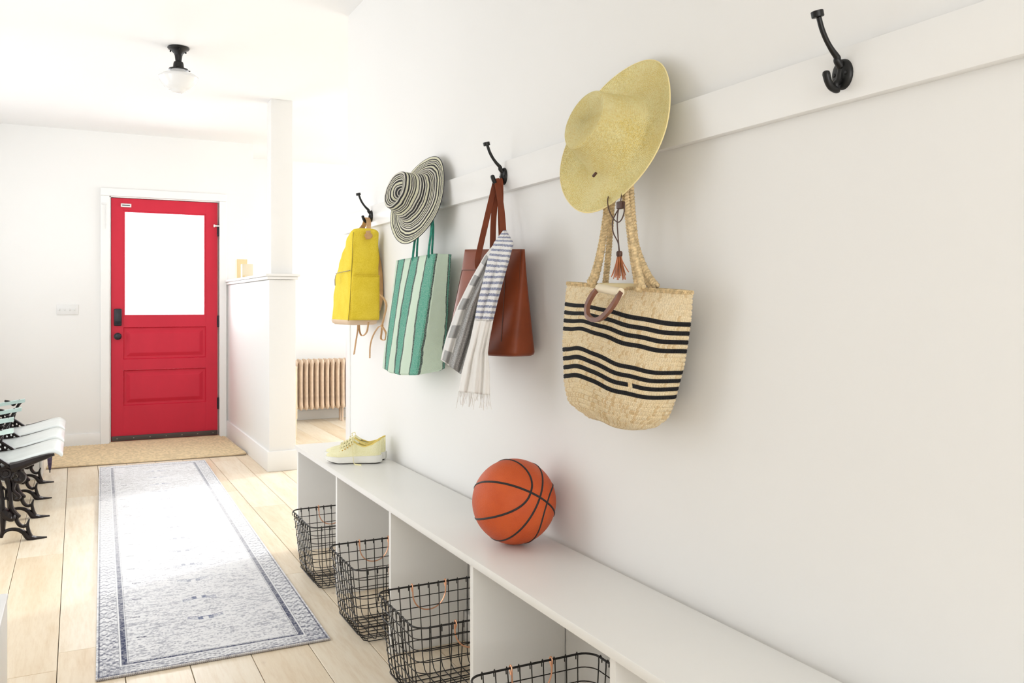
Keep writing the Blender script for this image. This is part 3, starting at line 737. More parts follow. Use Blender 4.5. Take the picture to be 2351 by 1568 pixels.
# ================================================================== YELLOW BACKPACK
bp = thing('backpack', 'yellow canvas backpack with tan leather trim at the far end of the rail', 'backpack', (1.1, 3.72, 1.07))
YB = 3.60
data = [(532, 811, 800, 874, .55), (545, 810, 795, 877, .7), (565, 809, 789, 878, .85), (600, 808, 778, 879, 1), (640, 806, 770, 878, 1), (680, 804, 765, 876, 1), (710, 802, 763, 873, 1), (737, 799, 761, 869, 1)]
rows = []; spans = None
def bpring(v, uA, uD, uB, vb=None):
    A_ = ony(uA, v, YB); z = A_.z; B_ = ony(uB, v, YB); B_.z = z; B_.x = min(B_.x, 1.172)
    D_ = onx(uD, v, A_.x); D_.z = z; C_ = Vector((B_.x, D_.y-.01, z)); return [A_, B_, C_, D_]
def rcorner(c4, r, n=4, m_=6):
    C = [Vector(p) for p in c4]; out = []
    for i in range(4):
        p, a, b = C[i], C[i-1], C[(i+1) % 4]; da = (a-p); db = (b-p); ra = min(r, da.length*.4); rb = min(r, db.length*.4)
        pa = p+da.normalized()*ra; pb = p+db.normalized()*rb
        for k in range(n+1): t = k/n; out.append(pa*(1-t)**2+p*2*t*(1-t)+pb*t*t)
        nx = b+(p-b).normalized()*min(r, db.length*.4)
        for k in range(1, m_): out.append(pb.lerp(nx, k/m_))
    out.append(out[0].copy()); return out
dd = np.array(data, float); vs_ = np.linspace(532, 737, 34)
for v in vs_:
    u1, u2, u3 = [np.interp(v, dd[:, 0], dd[:, j]) for j in (1, 2, 3)]
    c4 = bpring(v, u1, u2, u3); rr = rcorner(c4, .022)
    zc = sum((p for p in c4), Vector())/4; t = (v-532)/205
    o2 = []
    for p in rr:
        d = p-zc; bul = 1+.05*math.sin(t*PI)
        w1 = .0025*math.sin(p.x*90+t*9)*math.sin(p.y*70+t*14)
        o2.append(zc+Vector((d.x*bul-w1, d.y*bul+w1, d.z)))
    rows.append(o2)
m = MB(); top = rows[0]; tc = sum((p for p in top[:-1]), Vector())/(len(top)-1)
cap = [[tc+(p-tc)*s_+Vector((0, 0, dz)) for p in top] for s_, dz in ((.02, .020), (.5, .0185), (.8, .014), (.95, .006))]
bot = rows[-1]; bc_ = sum((p for p in bot[:-1]), Vector())/(len(bot)-1)
m.grid(cap+rows); m.build('bag_body', M['canvas_y'], bp, angle=math.radians(60))
base = [[bc_+(p-bc_)*s_+Vector((0, 0, dz)) for p in bot] for s_, dz in ((1.012, .004), (1.012, -.002), (.97, -.012), (.85, -.018), (.4, -.02), (.01, -.02))]
MB().grid(base).build('leather_base', M['paletan'], bp, label='pale tan leather base')
# side pocket: a slightly proud panel on the camera-facing side
pr = []
for v in np.linspace(631, 735, 14):
    u1, u2, u3 = [np.interp(v, dd[:, 0], dd[:, j]) for j in (1, 2, 3)]; c4 = bpring(v, u1, u2, u3); a, b = c4[0], c4[1]
    pr.append([a.lerp(b, s_)+Vector((0, -.0075-.008*math.sin(s_*PI), 0)) for s_ in np.linspace(.04, .985, 12)])
MB().grid(pr).build('side_pocket', M['canvas_y'], bp, solid=.003)
pr = []
for s_ in np.linspace(0, 1, 16):
    v = 632; u1, u2, u3 = [np.interp(v, dd[:, 0], dd[:, j]) for j in (1, 2, 3)]; c4 = bpring(v, u1, u2, u3); pr.append(c4[0].lerp(c4[1], .04+.945*s_)+Vector((0, -.010-.008*math.sin(s_*PI), 0)))
MB().tube(pr, .0018, 6).build('pocket_hem', M['canvas_y'], bp)
# top flap edge and piping
for (j, nm) in ((0, 'piping'),):
    pr = []
    for v in np.linspace(533, 737, 24):
        u1, u2, u3 = [np.interp(v, dd[:, 0], dd[:, jj]) for jj in (1, 2, 3)]; c4 = bpring(v, u1, u2, u3); cc = sum(c4, Vector())/4
        pr.append(c4[0].lerp(cc, .035)+Vector((-.001, -.002, 0)))
    MB().tube(pr, .0013, 6).build(nm, simple('olive_piping', (.28, .21, .03), .8), bp)
# zip on the front
za = onx(807, 621, 1.046); zb = onx(772, 628, 1.034)
MB().tube([za+Vector((-.004, .012, 0)), za.lerp(zb, .5)+Vector((-.006, 0, 0)), zb+Vector((-.004, -.01, 0))], .0028, 6, flat=.6).build('zip', M['zip'], bp)
zp = onx(771, 632, 1.022); MB().tube(bez([zp+Vector((.004, 0, .006)), zp, zp+Vector((-.003, .004, -.02)), zp+Vector((-.001, .008, -.045))], 4), [.002]*4+[.003]*4+[.0045]*5, 6, flat=.5).build('zip_pull', M['zip'], bp)
# hanging loop and tab
hz = Vector((HKX, HOOKS['a'], HKZ))
def ribbon(pts, w_, th, updir=None, n=6):
    P = bez(pts, n); m = MB(); N_ = len(P); rows = []
    for i, p in enumerate(P):
        t = (P[min(i+1, N_-1)]-P[max(i-1, 0)]).normalized(); ud = Vector(updir)
        sd = ud-t*ud.dot(t); sd = sd.normalized() if sd.length > 1e-5 else t.orthogonal().normalized(); nn_ = t.cross(sd)
        ww = w_[min(i, len(w_)-1)] if isinstance(w_, list) else w_
        rows.append([p+sd*ww/2+nn_*th/2, p-sd*ww/2+nn_*th/2, p-sd*ww/2-nn_*th/2, p+sd*ww/2-nn_*th/2, p+sd*ww/2+nn_*th/2])
    m.grid(rows); m.f.append([0, 1, 2, 3]); e = len(m.v)-5; m.f.append([e, e+1, e+2, e+3]); return m
tabp = ony(845, 547, YB-.012); lp = ony(846, 520, YB+.06)
ribbon([tabp+Vector((0, .002, -.004)), tabp+Vector((0, -.001, .02)), Vector((hz.x, hz.y-.035, hz.z-.012)), hz+Vector((0, -.003, .007)), Vector((hz.x-.006, hz.y+.03, hz.z-.03)), Vector((1.09, 3.69, 1.455))], .020, .003, (1, 0, 0), 8).build('hanging_loop', M['tan'], bp, label='tan leather hanging loop')
m = MB(); cpt = ony(846, 541, YB-.016); ring = []
rows_ = []
for rr in (0, .7, 1):
    rows_.append([cpt+Vector((.018*rr*math.cos(a), -.002*(1-rr), .013*rr*math.sin(a))) for a in np.linspace(0, 2*PI, 21)])
m.grid(rows_).build('leather_tab', M['tan'], bp, solid=.003)
# shoulder straps at the back and loose ends below
ribbon([onx(866, 560, 1.172)+Vector((0, .03, 0)), onx(872, 620, 1.18), onx(874, 680, 1.178), onx(868, 712, 1.165)], .022, .004, (1, .3, 0)).build('shoulder_strap', M['tan'], bp)
ribbon([onx(874, 676, 1.155), onx(884, 690, 1.15), onx(887, 705, 1.14), onx(881, 732, 1.13), onx(877, 748, 1.13)], .011, .003, (.6, .6, 0)).build('strap_end', M['tan'], bp)
k0 = onx(877, 748, 1.13); MB().lathe([(0, .006), (.006, .004), (.007, 0), (.005, -.005), (0, -.007)], k0, (0, 0, 1), 12).build('strap_knot', M['tan'], bp)
ribbon([k0, onx(886, 765, 1.13), onx(884, 780, 1.13), onx(875, 778, 1.13), onx(876, 762, 1.13), k0+Vector((0, 0, -.004))], .008, .003, (1, .2, 0)).build('strap_loop', M['tan'], bp)
ribbon([k0, onx(868, 752, 1.13), onx(856, 772, 1.13), onx(850, 795, 1.13), onx(849, 822, 1.13)], .008, .003, (.8, .8, 0)).build('strap_tail', M['tan'], bp)
ribbon([onx(822, 738, 1.11), onx(821, 760, 1.11), onx(817, 785, 1.11), onx(813, 813, 1.11)], .012, .003, (.6, .8, 0)).build('strap_tail', M['tan'], bp)
ribbon([onx(824, 738, 1.12), onx(826, 762, 1.12), onx(832, 771, 1.12), onx(842, 762, 1.12), onx(846, 740, 1.12)], .009, .003, (.8, .6, 0)).build('strap_loop', M['tan'], bp)

# ================================================================== BROWN LEATHER TOTE
lt = thing('leather_tote', 'cognac brown leather tote with a scarf draped from it', 'bag', (1.11, 2.35, 1.0))
rows = []; NS = 64
for i in range(30):
    t = i/29; te = t
    PLt, PRt = Vector((1.10, 2.507, 1.318)), Vector((1.150, 2.2, 1.303)); PLb, PRb = Vector((1.082, 2.545, 1.004)), Vector((1.135, 2.165, 1.008))
    PL, PR = PLt.lerp(PLb, te), PRt.lerp(PRb, te); c = (PL+PR)/2; a = (PR-PL)/2; nrm = Vector((a.y, -a.x, 0)).normalized()
    if nrm.x > 0: nrm = -nrm
    dep = .012+.044*te**.8; ring = []; ex = 2+2.2*te
    for k in range(NS+1):
        th = 2*PI*k/NS; ct, st_ = math.cos(th), math.sin(th)
        X_ = math.copysign(abs(ct)**(2/ex), ct); Y_ = math.copysign(abs(st_)**(2/ex), st_)
        p = c+a*X_+nrm*dep*Y_; p.x = min(p.x, 1.186 if p.z < 1.49 else 1.17); ring.append(p)
    rows.append(ring)
bt = rows[-1]; bc_ = sum(bt[:-1], Vector())/NS
rb = [[bc_+(p-bc_)*s_+Vector((0, 0, dz)) for p in bt] for s_, dz in ((.985, -.006), (.93, -.010), (.5, -.011), (.01, -.011))]
MB().grid(rows+rb).build('bag_body', M['cognac'], lt, solid=.0025, angle=math.radians(60))
# near side seam with stitch lines, pocket outline, rim
m = MB()
for kk in (2.4, 3.4): m.tube(bez([rows[i][0].lerp(rows[i][4], kk/4)+Vector((-.001, -.0014, 0)) for i in range(0, 30, 3)], 2), .0010, 4)
m.build('side_seam', M['stitch'], lt)
def frontpt(i, kf):
    k = int(kf); p = rows[i][k].lerp(rows[i][k+1], kf-k); return p+Vector((-.0018, -.0008, 0))
m = MB(); m.tube([frontpt(i, 10) for i in range(5, 27)], .0012, 5); m.tube([frontpt(i, 27) for i in range(6, 27)], .0009, 5); m.tube([frontpt(6, kk) for kk in np.linspace(10, 27, 18)], .0011, 5)
m.build('pocket_seam', M['stitch'], lt)
hz = Vector((HKX, HOOKS['c'], HKZ))
def strap(bpt, side, name='strap', w_=.0175, dx=0):
    pts = [bpt+Vector((0, 0, -.035)), bpt+Vector((0, 0, .0)), bpt.lerp(hz, .5)+Vector((0, side*.008, 0)), hz+Vector((dx, side*.010, -.012)), hz+Vector((dx, side*.002, .007))]
    return pts
for sd, uu, vv, xx, dx in ((1, 1098, 590, 1.083, -.004), (-1, 1157, 560, 1.095, -.004), (1, 1131, 572, 1.125, .006), (-1, 1152, 560, 1.13, .006)):
    p = onx(uu, vv, xx)
    ribbon(strap(p, sd, dx=dx), .0175, .0032, (.89, -.45, 0), 8).build('strap', M['cognac_dark'], lt)

# ================================================================== SCARF
sc = thing('scarf', 'long cotton scarf, grey and navy striped with white fringed end, over the leather tote', 'scarf', (1.03, 2.3, .9))
def interp_edges(L_, R_, n):
    L_ = np.array(L_, float); R_ = np.array(R_, float); out = []
    tl = np.linspace(0, 1, len(L_)); tr = np.linspace(0, 1, len(R_))
    for t in np.linspace(0, 1, n): out.append(([np.interp(t, tl, L_[:, j]) for j in range(3)], [np.interp(t, tr, R_[:, j]) for j in range(3)]))
    return out
def cloth(name, mat, L_, R_, folds, amp, n=40, nx=40, parent=sc, bul=.012, ph=0., **k):
    rows = []
    for i, (l, r) in enumerate(interp_edges(L_, R_, n)):
        row = []; t = i/(n-1)
        for j in range(nx+1):
            s_ = j/nx; u = l[0]+(r[0]-l[0])*s_; v = l[1]+(r[1]-l[1])*s_; x = l[2]+(r[2]-l[2])*s_
            x += -bul*math.sin(s_*PI)+amp*(math.sin(s_*folds*2*PI+ph+t*1.5)+.4*math.sin(s_*folds*4.6*PI+t*4+ph))*min(1, .35+t)
            row.append(onx(u, v, x))
        rows.append(row)
    o = MB().grid(rows).build(name, mat, parent, weld=False, solid=.0015, angle=PI, **k); return rows
cloth('grey_length', M['grey'], [(1158, 534, 1.09), (1138, 556, 1.075), (1112, 588, 1.055), (1081, 642, 1.03), (1050, 704, 1.02), (1025, 774, 1.02), (1012, 826, 1.03)],
      [(1164, 536, 1.09), (1150, 575, 1.075), (1132, 615, 1.055), (1117, 655, 1.04), (1101, 700, 1.035), (1082, 775, 1.035), (1058, 859, 1.04)], 2.2, .007, ph=.6)
cloth('navy_striped_length', M['navy'], [(1156, 529, 1.085), (1135, 556, 1.06), (1120, 595, 1.035), (1110, 642, 1.018), (1098, 690, 1.01), (1090, 734, 1.008)],
      [(1162, 529, 1.085), (1179, 558, 1.06), (1168, 600, 1.045), (1156, 642, 1.035), (1143, 690, 1.028), (1132, 736, 1.022)], 1.6, .005, bul=.016, ph=2.)
gr = cloth('white_gauze_end', M['gauze'], [(1090, 734, 1.010), (1079, 787, 1.012), (1064, 841, 1.015), (1053, 899, 1.02)],
      [(1132, 736, 1.022), (1124, 778, 1.022), (1120, 810, 1.022), (1124, 850, 1.025), (1125, 907, 1.03)], 2.6, .0055, ph=1.)
m = MB(); last = gr[-1]
for i in range(46):
    p = Vector(last[int(i/45*(len(last)-1))]); L_ = random.uniform(.012, .05); dy = random.uniform(-.010, .010); dx = random.uniform(-.004, .004)
    m.tube(bez([p, p+Vector((dx, dy*.4, -L_*.5)), p+Vector((dx*2, dy, -L_))], 3), [.0007+.0004*random.random()]*7, 4)
m.build('fringe', M['gauze'], sc, kind='stuff')

# ================================================================== JUTE BAG (braided rows are real relief)
jb = thing('jute_bag', 'large natural jute shoulder bag with black horizontal stripes', 'bag', (1.08, 1.65, .88))
NR = 30; PERROW = 10; NA = 1260; STITCH = 150
black_rows = {5, 7, 9, 11, 16, 18, 20, 22}
nrow = NR*PERROW+1
T = np.linspace(0, 1, nrow)
Lk = np.array([[0, 1.08, 1.832, 1.196], [.17, 1.08, 1.830, 1.149], [.5, 1.08, 1.826, 1.050], [.78, 1.082, 1.818, .960], [.93, 1.085, 1.800, .912], [1, 1.09, 1.76, .889]])
Rk = np.array([[0, 1.125, 1.412, 1.168], [.17, 1.125, 1.427, 1.105], [.5, 1.125, 1.458, 1.012], [.78, 1.12, 1.485, .938], [.93, 1.115, 1.507, .897], [1, 1.11, 1.54, .874]])
PLs = np.stack([np.interp(T, Lk[:, 0], Lk[:, j]) for j in (1, 2, 3)], 1); PRs = np.stack([np.interp(T, Rk[:, 0], Rk[:, j]) for j in (1, 2, 3)], 1)
dep = np.interp(T, [0, .1, .5, .85, .95, 1], [.018, .034, .060, .066, .060, .045])
TH = np.concatenate([np.linspace(0, PI, 1101)[:-1], np.linspace(PI, 2*PI, NA+1-1100)])
CT, ST = np.cos(TH), np.sin(TH); ex = 2.5
XX = np.sign(CT)*np.abs(CT)**(2/ex); YY = np.sign(ST)*np.abs(ST)**(2/ex)
C_ = (PLs+PRs)/2; A_ = (PRs-PLs)/2; Nn = np.stack([A_[:, 1], -A_[:, 0], 0*A_[:, 0]], 1); Nn /= np.linalg.norm(Nn, axis=1)[:, None]
Nn *= np.where(Nn[:, :1] > 0, -1, 1)
P = C_[:, None, :]+A_[:, None, :]*XX[None, :, None]+Nn[:, None, :]*(dep[:, None]*YY[None, :])[:, :, None]
dirn = P-C_[:, None, :]; dirn[:, :, 2] = 0; dirn /= np.linalg.norm(dirn, axis=2)[:, :, None]+1e-9
# braid relief
arc = np.concatenate([[0], np.cumsum(np.linalg.norm(np.diff(P[nrow//2], axis=0), axis=1))]); arc /= arc[-1]
rowf = T*NR; ri = np.minimum(rowf.astype(int), NR-1); wf = rowf-ri
ph = RNG.random(NR)[ri][:, None]
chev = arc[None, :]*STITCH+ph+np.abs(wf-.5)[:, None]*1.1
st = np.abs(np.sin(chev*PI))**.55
prof = np.sin(np.clip(wf, 0, 1)*PI)[:, None]**.6
half_ = 1-.45*np.exp(-((wf-.5)/.07)**2)[:, None]
big = 1+.25*np.clip((T-.78)/.2, 0, 1)[:, None]
disp = .0040*prof*(.12+.88*st)*half_*big+.0012*np.sin(arc*12*PI+T[:, None]*9)
P = P+dirn*disp[:, :, None]
# gentle sag of the rows: wave in z, more at the middle
sag = np.interp(T, [0, .17, .55, .8, 1], [0, .007, .019, .017, .010])[:, None]*(np.exp(-((XX+.30)/.50)**2)*np.clip((1+XX)*4, 0, 1))[None, :]+.0012*np.sin(arc*2*PI*9+1.0)[None, :]*np.sin(T*PI)[:, None]
sag = sag-.011*(ST > 0)[None, :]*np.exp(-((XX+.12)/.24)**4)[None, :]*np.clip(1-T*6, 0, 1)[:, None]
P[:, :, 2] += sag
P[:, :, 0] = np.minimum(P[:, :, 0], 1.188)
tan1, tan2, tan3 = np.array([.86, .70, .45]), np.array([.68, .48, .25]), np.array([.92, .82, .62])
cell = np.floor(chev).astype(int)*31+ri[:, None]*97
hv = (np.sin(cell*12.9898)*43758.5453) % 1.0; hw_ = (np.sin(cell*78.233)*12543.23) % 1.0
colr = tan1[None, None]*(1-hv[..., None]*.5)+tan3[None, None]*hv[..., None]*.5
lowm = np.clip((T-.74)/.2, 0, 1)[:, None]
k2 = (hw_ > (.88-.22*lowm))[..., None]*.65
colr = colr*(1-k2)+tan2*k2
crev = np.clip(1-st*1.6, 0, 1)[..., None]*.55; colr = colr*(1-crev)+np.array([.50, .33, .15])*crev      # crevice shade between stitches painted in as brown over the tan fibre
isb = np.isin(ri, list(black_rows))[:, None]*np.ones((1, NA+1))
gap = (ri[:, None] == 20)&(np.abs(arc[None, :]-.118+.004*wf[:, None]) < .007)
isb = np.where(gap, 0, isb)
colr = np.where(isb[..., None] > 0, np.array([.014, .014, .016])[None, None], colr)
m = MB(); m.v = [tuple(q) for q in P.reshape(-1, 3)]
idx = np.arange(nrow*(NA+1)).reshape(nrow, NA+1)
q = np.stack([idx[:-1, :-1], idx[:-1, 1:], idx[1:, 1:], idx[1:, :-1]], -1).reshape(-1, 4); m.f = q.tolist()
# closed bottom (coil rings)
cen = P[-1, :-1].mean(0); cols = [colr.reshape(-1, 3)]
prev = idx[-1]
for jj in range(1, 15):
    s_ = 1-jj/14*.999; zz = -.010*math.sin(min(1, jj/5)*PI/2)+.0016*(jj % 2)
    ring = cen+(P[-1]-cen)*s_; ring[:, 2] = cen[2]*(1-s_)+P[-1][:, 2]*s_+zz
    b0 = len(m.v); m.v += [tuple(r) for r in ring]; cur = np.arange(b0, b0+NA+1)
    m.f += np.stack([prev[:-1], prev[1:], cur[1:], cur[:-1]], -1).tolist(); prev = cur; cols.append(colr[-1-jj])
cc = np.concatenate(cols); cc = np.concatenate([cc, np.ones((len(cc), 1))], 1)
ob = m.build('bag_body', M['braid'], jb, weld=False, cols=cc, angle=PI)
# rim braid and the shoulders up to the handles
rim = [tuple(P[0, k]) for k in range(0, NA, 8)]
def plait(path, w_, th, per, name, mat, parent, updir, lab=None):
    """three-strand plait along a path"""
    Pp = [Vector(p) for p in path]; L_ = [0]
    for a, b in zip(Pp[:-1], Pp[1:]): L_.append(L_[-1]+(b-a).length)
    tot = L_[-1]; n = max(12, int(tot/per*14)); m = MB()
    def at(s_):
        s_ = max(0, min(tot, s_)); i = max(0, min(len(L_)-2, int(np.searchsorted(L_, s_))-1)); t = (s_-L_[i])/max(1e-9, L_[i+1]-L_[i])
        return Pp[i].lerp(Pp[i+1], t), (Pp[min(i+2, len(Pp)-1)]-Pp[max(i-1, 0)]).normalized()
    for k in range(3):
        q = []
        for i in range(n+1):
            s_ = tot*i/n; p, t = at(s_); ud = Vector(updir); sd = (ud-t*ud.dot(t)).normalized(); nn_ = t.cross(sd)
            w__ = w_ if not callable(w_) else w_(s_/tot); a = 2*PI*(s_/per+k/3)
            q.append(p+sd*w__*.34*math.sin(a)+nn_*th*.42*math.sin(2*a))
        ws = [(w_ if not callable(w_) else w_(i/n))*.215 for i in range(n+1)]
        m.tube(q, ws, 8)
    o = m.build(name, mat, parent, kind=None, label=lab, angle=PI); return o
plait(rim+[rim[0]], .0085, .007, .012, 'rim_braid', M['jute_plait'], jb, (0, 0, 1))
hz = Vector((HKX, HOOKS['d'], HKZ))
def wfn(s_): return .017+.010*(1-min(1, s_*3))
def hpath(pts, x0, x1):
    n = len(pts); return bez([onx(u, v, x0+(x1-x0)*i/(n-1)) for i, (u, v) in enumerate(pts)]+[hz+Vector((0, 0, .008))], 6)
plait(hpath([(1356, 652), (1366, 632), (1379, 578), (1392, 495), (1398, 450)], 1.075, 1.09), wfn, .0085, .021, 'handle', M['jute_plait'], jb, (0, 1, 0))
plait(hpath([(1387, 662), (1391, 640), (1397, 578), (1402, 511), (1409, 450)], 1.125, 1.12), .015, .0085, .021, 'handle', M['jute_plait'], jb, (0, 1, 0))
plait(hpath([(1470, 664), (1465, 636), (1453, 575), (1444, 507), (1436, 432)], 1.072, 1.09), wfn, .0085, .021, 'handle', M['jute_plait'], jb, (0, 1, 0))
plait(hpath([(1505, 664), (1486, 636), (1467, 590), (1456, 540), (1447, 425)], 1.115, 1.115), wfn, .0085, .021, 'handle', M['jute_plait'], jb, (0, 1, 0))

# clutch tucked in the jute bag
cl = thing('wooden_handle_clutch', 'cream clutch with U-shaped wooden handle tucked into the jute bag', 'clutch', tuple(onx(1400, 660, 1.05)))
m = MB(); a = onx(1425, 652, 1.09); b = onx(1466, 651, 1.10); c = onx(1464, 700, 1.10); d = onx(1385, 690, 1.09); a2 = onx(1376, 650, 1.08)
rows_ = [[a2.lerp(d, t).lerp(b.lerp(c, t), s_)+Vector((-.006*math.sin(s_*PI), 0, 0)) for s_ in np.linspace(0, 1, 12)] for t in np.linspace(0, 1, 8)]
m.grid(rows_).build('clutch_body', M['clutchbody'], cl, solid=.008)
ra, rb_ = onx(1375, 661, 1.035), onx(1425, 671, 1.035)
m = MB(); dv = (rb_-ra).normalized(); m.tube([ra, rb_], .0096, 20); m.build('leather_roll', M['cream'], cl, label='rolled cream leather tab')
U_ = [(1374, 662), (1361, 676), (1349, 700), (1349, 724), (1362, 734), (1379, 731), (1397, 714), (1413, 692), (1424, 671)]
pts = bez([onx(u, v, 1.035-.028*math.sin(i/(len(U_)-1)*PI)**.7) for i, (u, v) in enumerate(U_)], 6)
MB().tube(pts, .0068, 4, up=(1, 0, 0)).build('wooden_handle', M['walnut'], cl, label='U-shaped reddish wooden handle', smooth=True)

# ================================================================== SNEAKERS
def sneaker(heel, toe, label, group):
    heel, toe = Vector(heel), Vector(toe); d = (toe-heel); L_ = d.length; ang = math.atan2(d.y, d.x)
    root = thing('sneaker', label, 'shoe', (0, 0, 0), group)
    def outline(t):   # half widths left/right along the sole, t 0 heel .. 1 toe
        w_ = np.interp(t, [0, .03, .1, .3, .5, .72, .88, .96, 1], [.012, .022, .031, .032, .032, .041, .034, .020, .004]); return w_
    def sole_ring(z, g): 
        q = []
        ts = list(np.linspace(0, 1, 25))
        for t in ts: q.append((t*L_+(g if t > .5 else -g)*abs(t-.5)*2, -(outline(t)+g), z))
        for t in ts[::-1]: q.append((t*L_+(g if t > .5 else -g)*abs(t-.5)*2, (outline(t)+g), z))
        q.append(q[0]); return q
    toeup = lambda q: [(x, y, z+max(0, (x/L_-.75))*.04) for x, y, z in q]
    hh = lambda x: np.interp(x/L_, [0, .3, .7, 1], [.034, .032, .028, .030])
    m = MB(); rows = [toeup(sole_ring(.003, -.004)), toeup(sole_ring(.006, .002)), toeup(sole_ring(.016, .003)), [(x, y, hh(x)) for x, y, z in toeup(sole_ring(.03, .002))], [(x, y, hh(x)+.001) for x, y, z in toeup(sole_ring(.03, -.004))]]
    m.grid(rows); m.f.append(list(range(0, len(rows[0])-1)))
    m.build('midsole', M['rubber_w'], root, weld=True)
    m = MB(); r0 = [toeup(sole_ring(0, -.007)), toeup(sole_ring(.0035, -.003))]; m.grid(r0); m.f.append(list(range(len(r0[0])-1))); m.build('outsole', M['outsole'], root)
    # upper: cross sections along the length
    rows = []; 
    Ts = np.linspace(.01, .985, 34)
    topz = lambda t: np.interp(t, [0, .04, .15, .30, .42, .50, .62, .75, .88, 1], [.098, .096, .078, .068, .078, .092, .074, .058, .050, .036])
    for t in Ts:
        w_ = outline(t)-.002; z0 = hh(t*L_)-.003; z1 = topz(t); row = []
        openw = np.interp(t, [0, .05, .15, .35, .48, .52], [.010, .018, .021, .021, .015, 0]) if t < .52 else 0
        for j in range(21):
            s_ = j/20
            if openw > 0:
                sd = -1 if s_ < .5 else 1; q_ = abs(s_-.5)*2      # 1 at the sole, 0 at the collar
                y = sd*(openw+(w_-openw)*math.sin(q_*PI/2)**.8); z = z0+(z1-z0)*(1-q_**1.6)
                if j == 10: y = 0; z = z0+.006
            else:
                th = PI*s_; y = -w_*math.cos(th)*(1 if True else 1); z = z0+(z1-z0)*math.sin(th)**.75
            row.append((t*L_, y, z))
        rows.append(row)
    m = MB().grid(rows); m.f.append([i for i in range(21)]); 
    m.build('upper', M['shoe'], root, weld=False, angle=math.radians(55))
    # collar lining
    q = [(t*L_, -np.interp(t, [0, .05, .15, .35, .48], [.010, .018, .021, .021, .015]), topz(t)+.0005) for t in np.linspace(.02, .49, 12)]
    q2 = [(x, -y, z) for x, y, z in q[::-1]]
    MB().tube(bez(q+q2, 2, closed=True), .0028, 8, closed=True).build('collar', M['lining'], root)
    # toe cap seam, tongue, laces, eyelets
    rows_ = [[(t*L_, y, topz(t)+.004+.012*(.62-t)*(t < .62)-abs(y)*.15) for y in np.linspace(-.013, .013, 7)] for t in np.linspace(.40, .72, 10)]
    MB().grid(rows_).build('tongue', M['shoe'], root, solid=.003)
    for i in range(6):
        t = .50+i*.045; zt = topz(t)+.0035
        MB().tube(bez([(t*L_, -.026, zt-.014), (t*L_, -.014, zt-.001), ((t+.01)*L_, 0, zt+.003), (t*L_, .014, zt-.001), (t*L_, .026, zt-.014)], 4), .0026, 6, flat=.45, up=(0, 0, 1)).build('lace', M['lace'], root)
        for sy in (-1, 1):
            MB().lathe([(0, .001), (.0028, .0012), (.0032, 0)], (t*L_, sy*.0285, zt-.015), (0, sy*.8, .6), 10).build('eyelet', M['eyelet'], root)
    MB().tube(bez([(.50*L_, -.005, .100), (.53*L_, -.016, .109), (.58*L_, -.014, .104), (.55*L_, 0, .10)], 5), .0026, 6, flat=.4, up=(1, 0, 0)).build('lace_bow', M['lace'], root)
    root.location = heel; root.rotation_euler = (0, 0, ang); return root
sg_ = 'pale yellow sneakers on the bench'
s1 = sneaker((1.122, 3.418, BT), (.917, 3.517, BT), 'pale yellow sneaker nearer the camera, lace hanging over its side', sg_)
s2 = sneaker((1.160, 3.480, BT), (.945, 3.625, BT), 'pale yellow sneaker farther from the camera, standing behind the other', sg_)
L_ = .2437
MB().tube(bez([(.50*L_, .006, .094), (.47*L_, .024, .086), (.46*L_, .036, .060), (.45*L_, .040, .030), (.43*L_, .044, .006), (.38*L_, .054, .0022), (.30*L_, .062, .002)], 6), .003, 6, flat=.4, up=(1, 0, 0)).build('hanging_lace', M['lace'], s1) if False else None
lace = bez([(.50*L_, .006, .096), (.47*L_, .024, .088), (.46*L_, .036, .060), (.45*L_, .040, .030), (.43*L_, .046, .006), (.38*L_, .054, .0022), (.30*L_, .062, .002)], 6)
ml = MB(); ml.tube(lace, .003, 6, flat=.4, up=(1, 0, 0))
me_off = wloc(s1); ml.v = [tuple(Vector(p)+me_off) for p in ml.v]; ml.build('hanging_lace', M['lace'], s1)

# ================================================================== CEILING LIGHT
LX, LY = .503, 5.083
lampo = thing('ceiling_light', 'schoolhouse ceiling light with a black fitter and white glass shade', 'lamp', (LX, LY, CEIL))
MB().lathe([(0, -.001), (.056, -.001), (.058, -.006), (.054, -.012), (.040, -.017), (.034, -.026), (.024, -.036), (.021, -.045)], (LX, LY, CEIL), (0, 0, 1), 36).build('canopy', M['black'], lampo)
for a in (0.5, 2.6, 4.7): MB().lathe([(0, -.014), (.004, -.012), (.004, -.006), (.002, 0), (0, 0)], (LX+.046*math.cos(a), LY+.046*math.sin(a), CEIL-.012), (0, 0, 1), 10).build('canopy_screw', M['black'], lampo)
MB().lathe([(.021, -.040), (.017, -.070), (.016, -.078), (.024, -.082), (.027, -.092), (.029, -.112), (.050, -.120), (.052, -.126), (.030, -.126)], (LX, LY, CEIL), (0, 0, 1), 36).build('fitter', M['black'], lampo)
for a in (0.1, 2.2, 4.3): MB().tube([(LX+.046*math.cos(a), LY+.046*math.sin(a), CEIL-.122), (LX+.062*math.cos(a), LY+.062*math.sin(a), CEIL-.124)], .0025, 8).build('thumb_screw', M['black'], lampo)
MB().lathe([(.040, -.122), (.042, -.135), (.052, -.141), (.085, -.150), (.103, -.162), (.106, -.172), (.100, -.183), (.088, -.200), (.074, -.218), (.056, -.232), (.044, -.236), (.038, -.244), (.020, -.253), (0, -.256)], (LX, LY, CEIL), (0, 0, 1), 48).build('glass_shade', M['milk'], lampo)

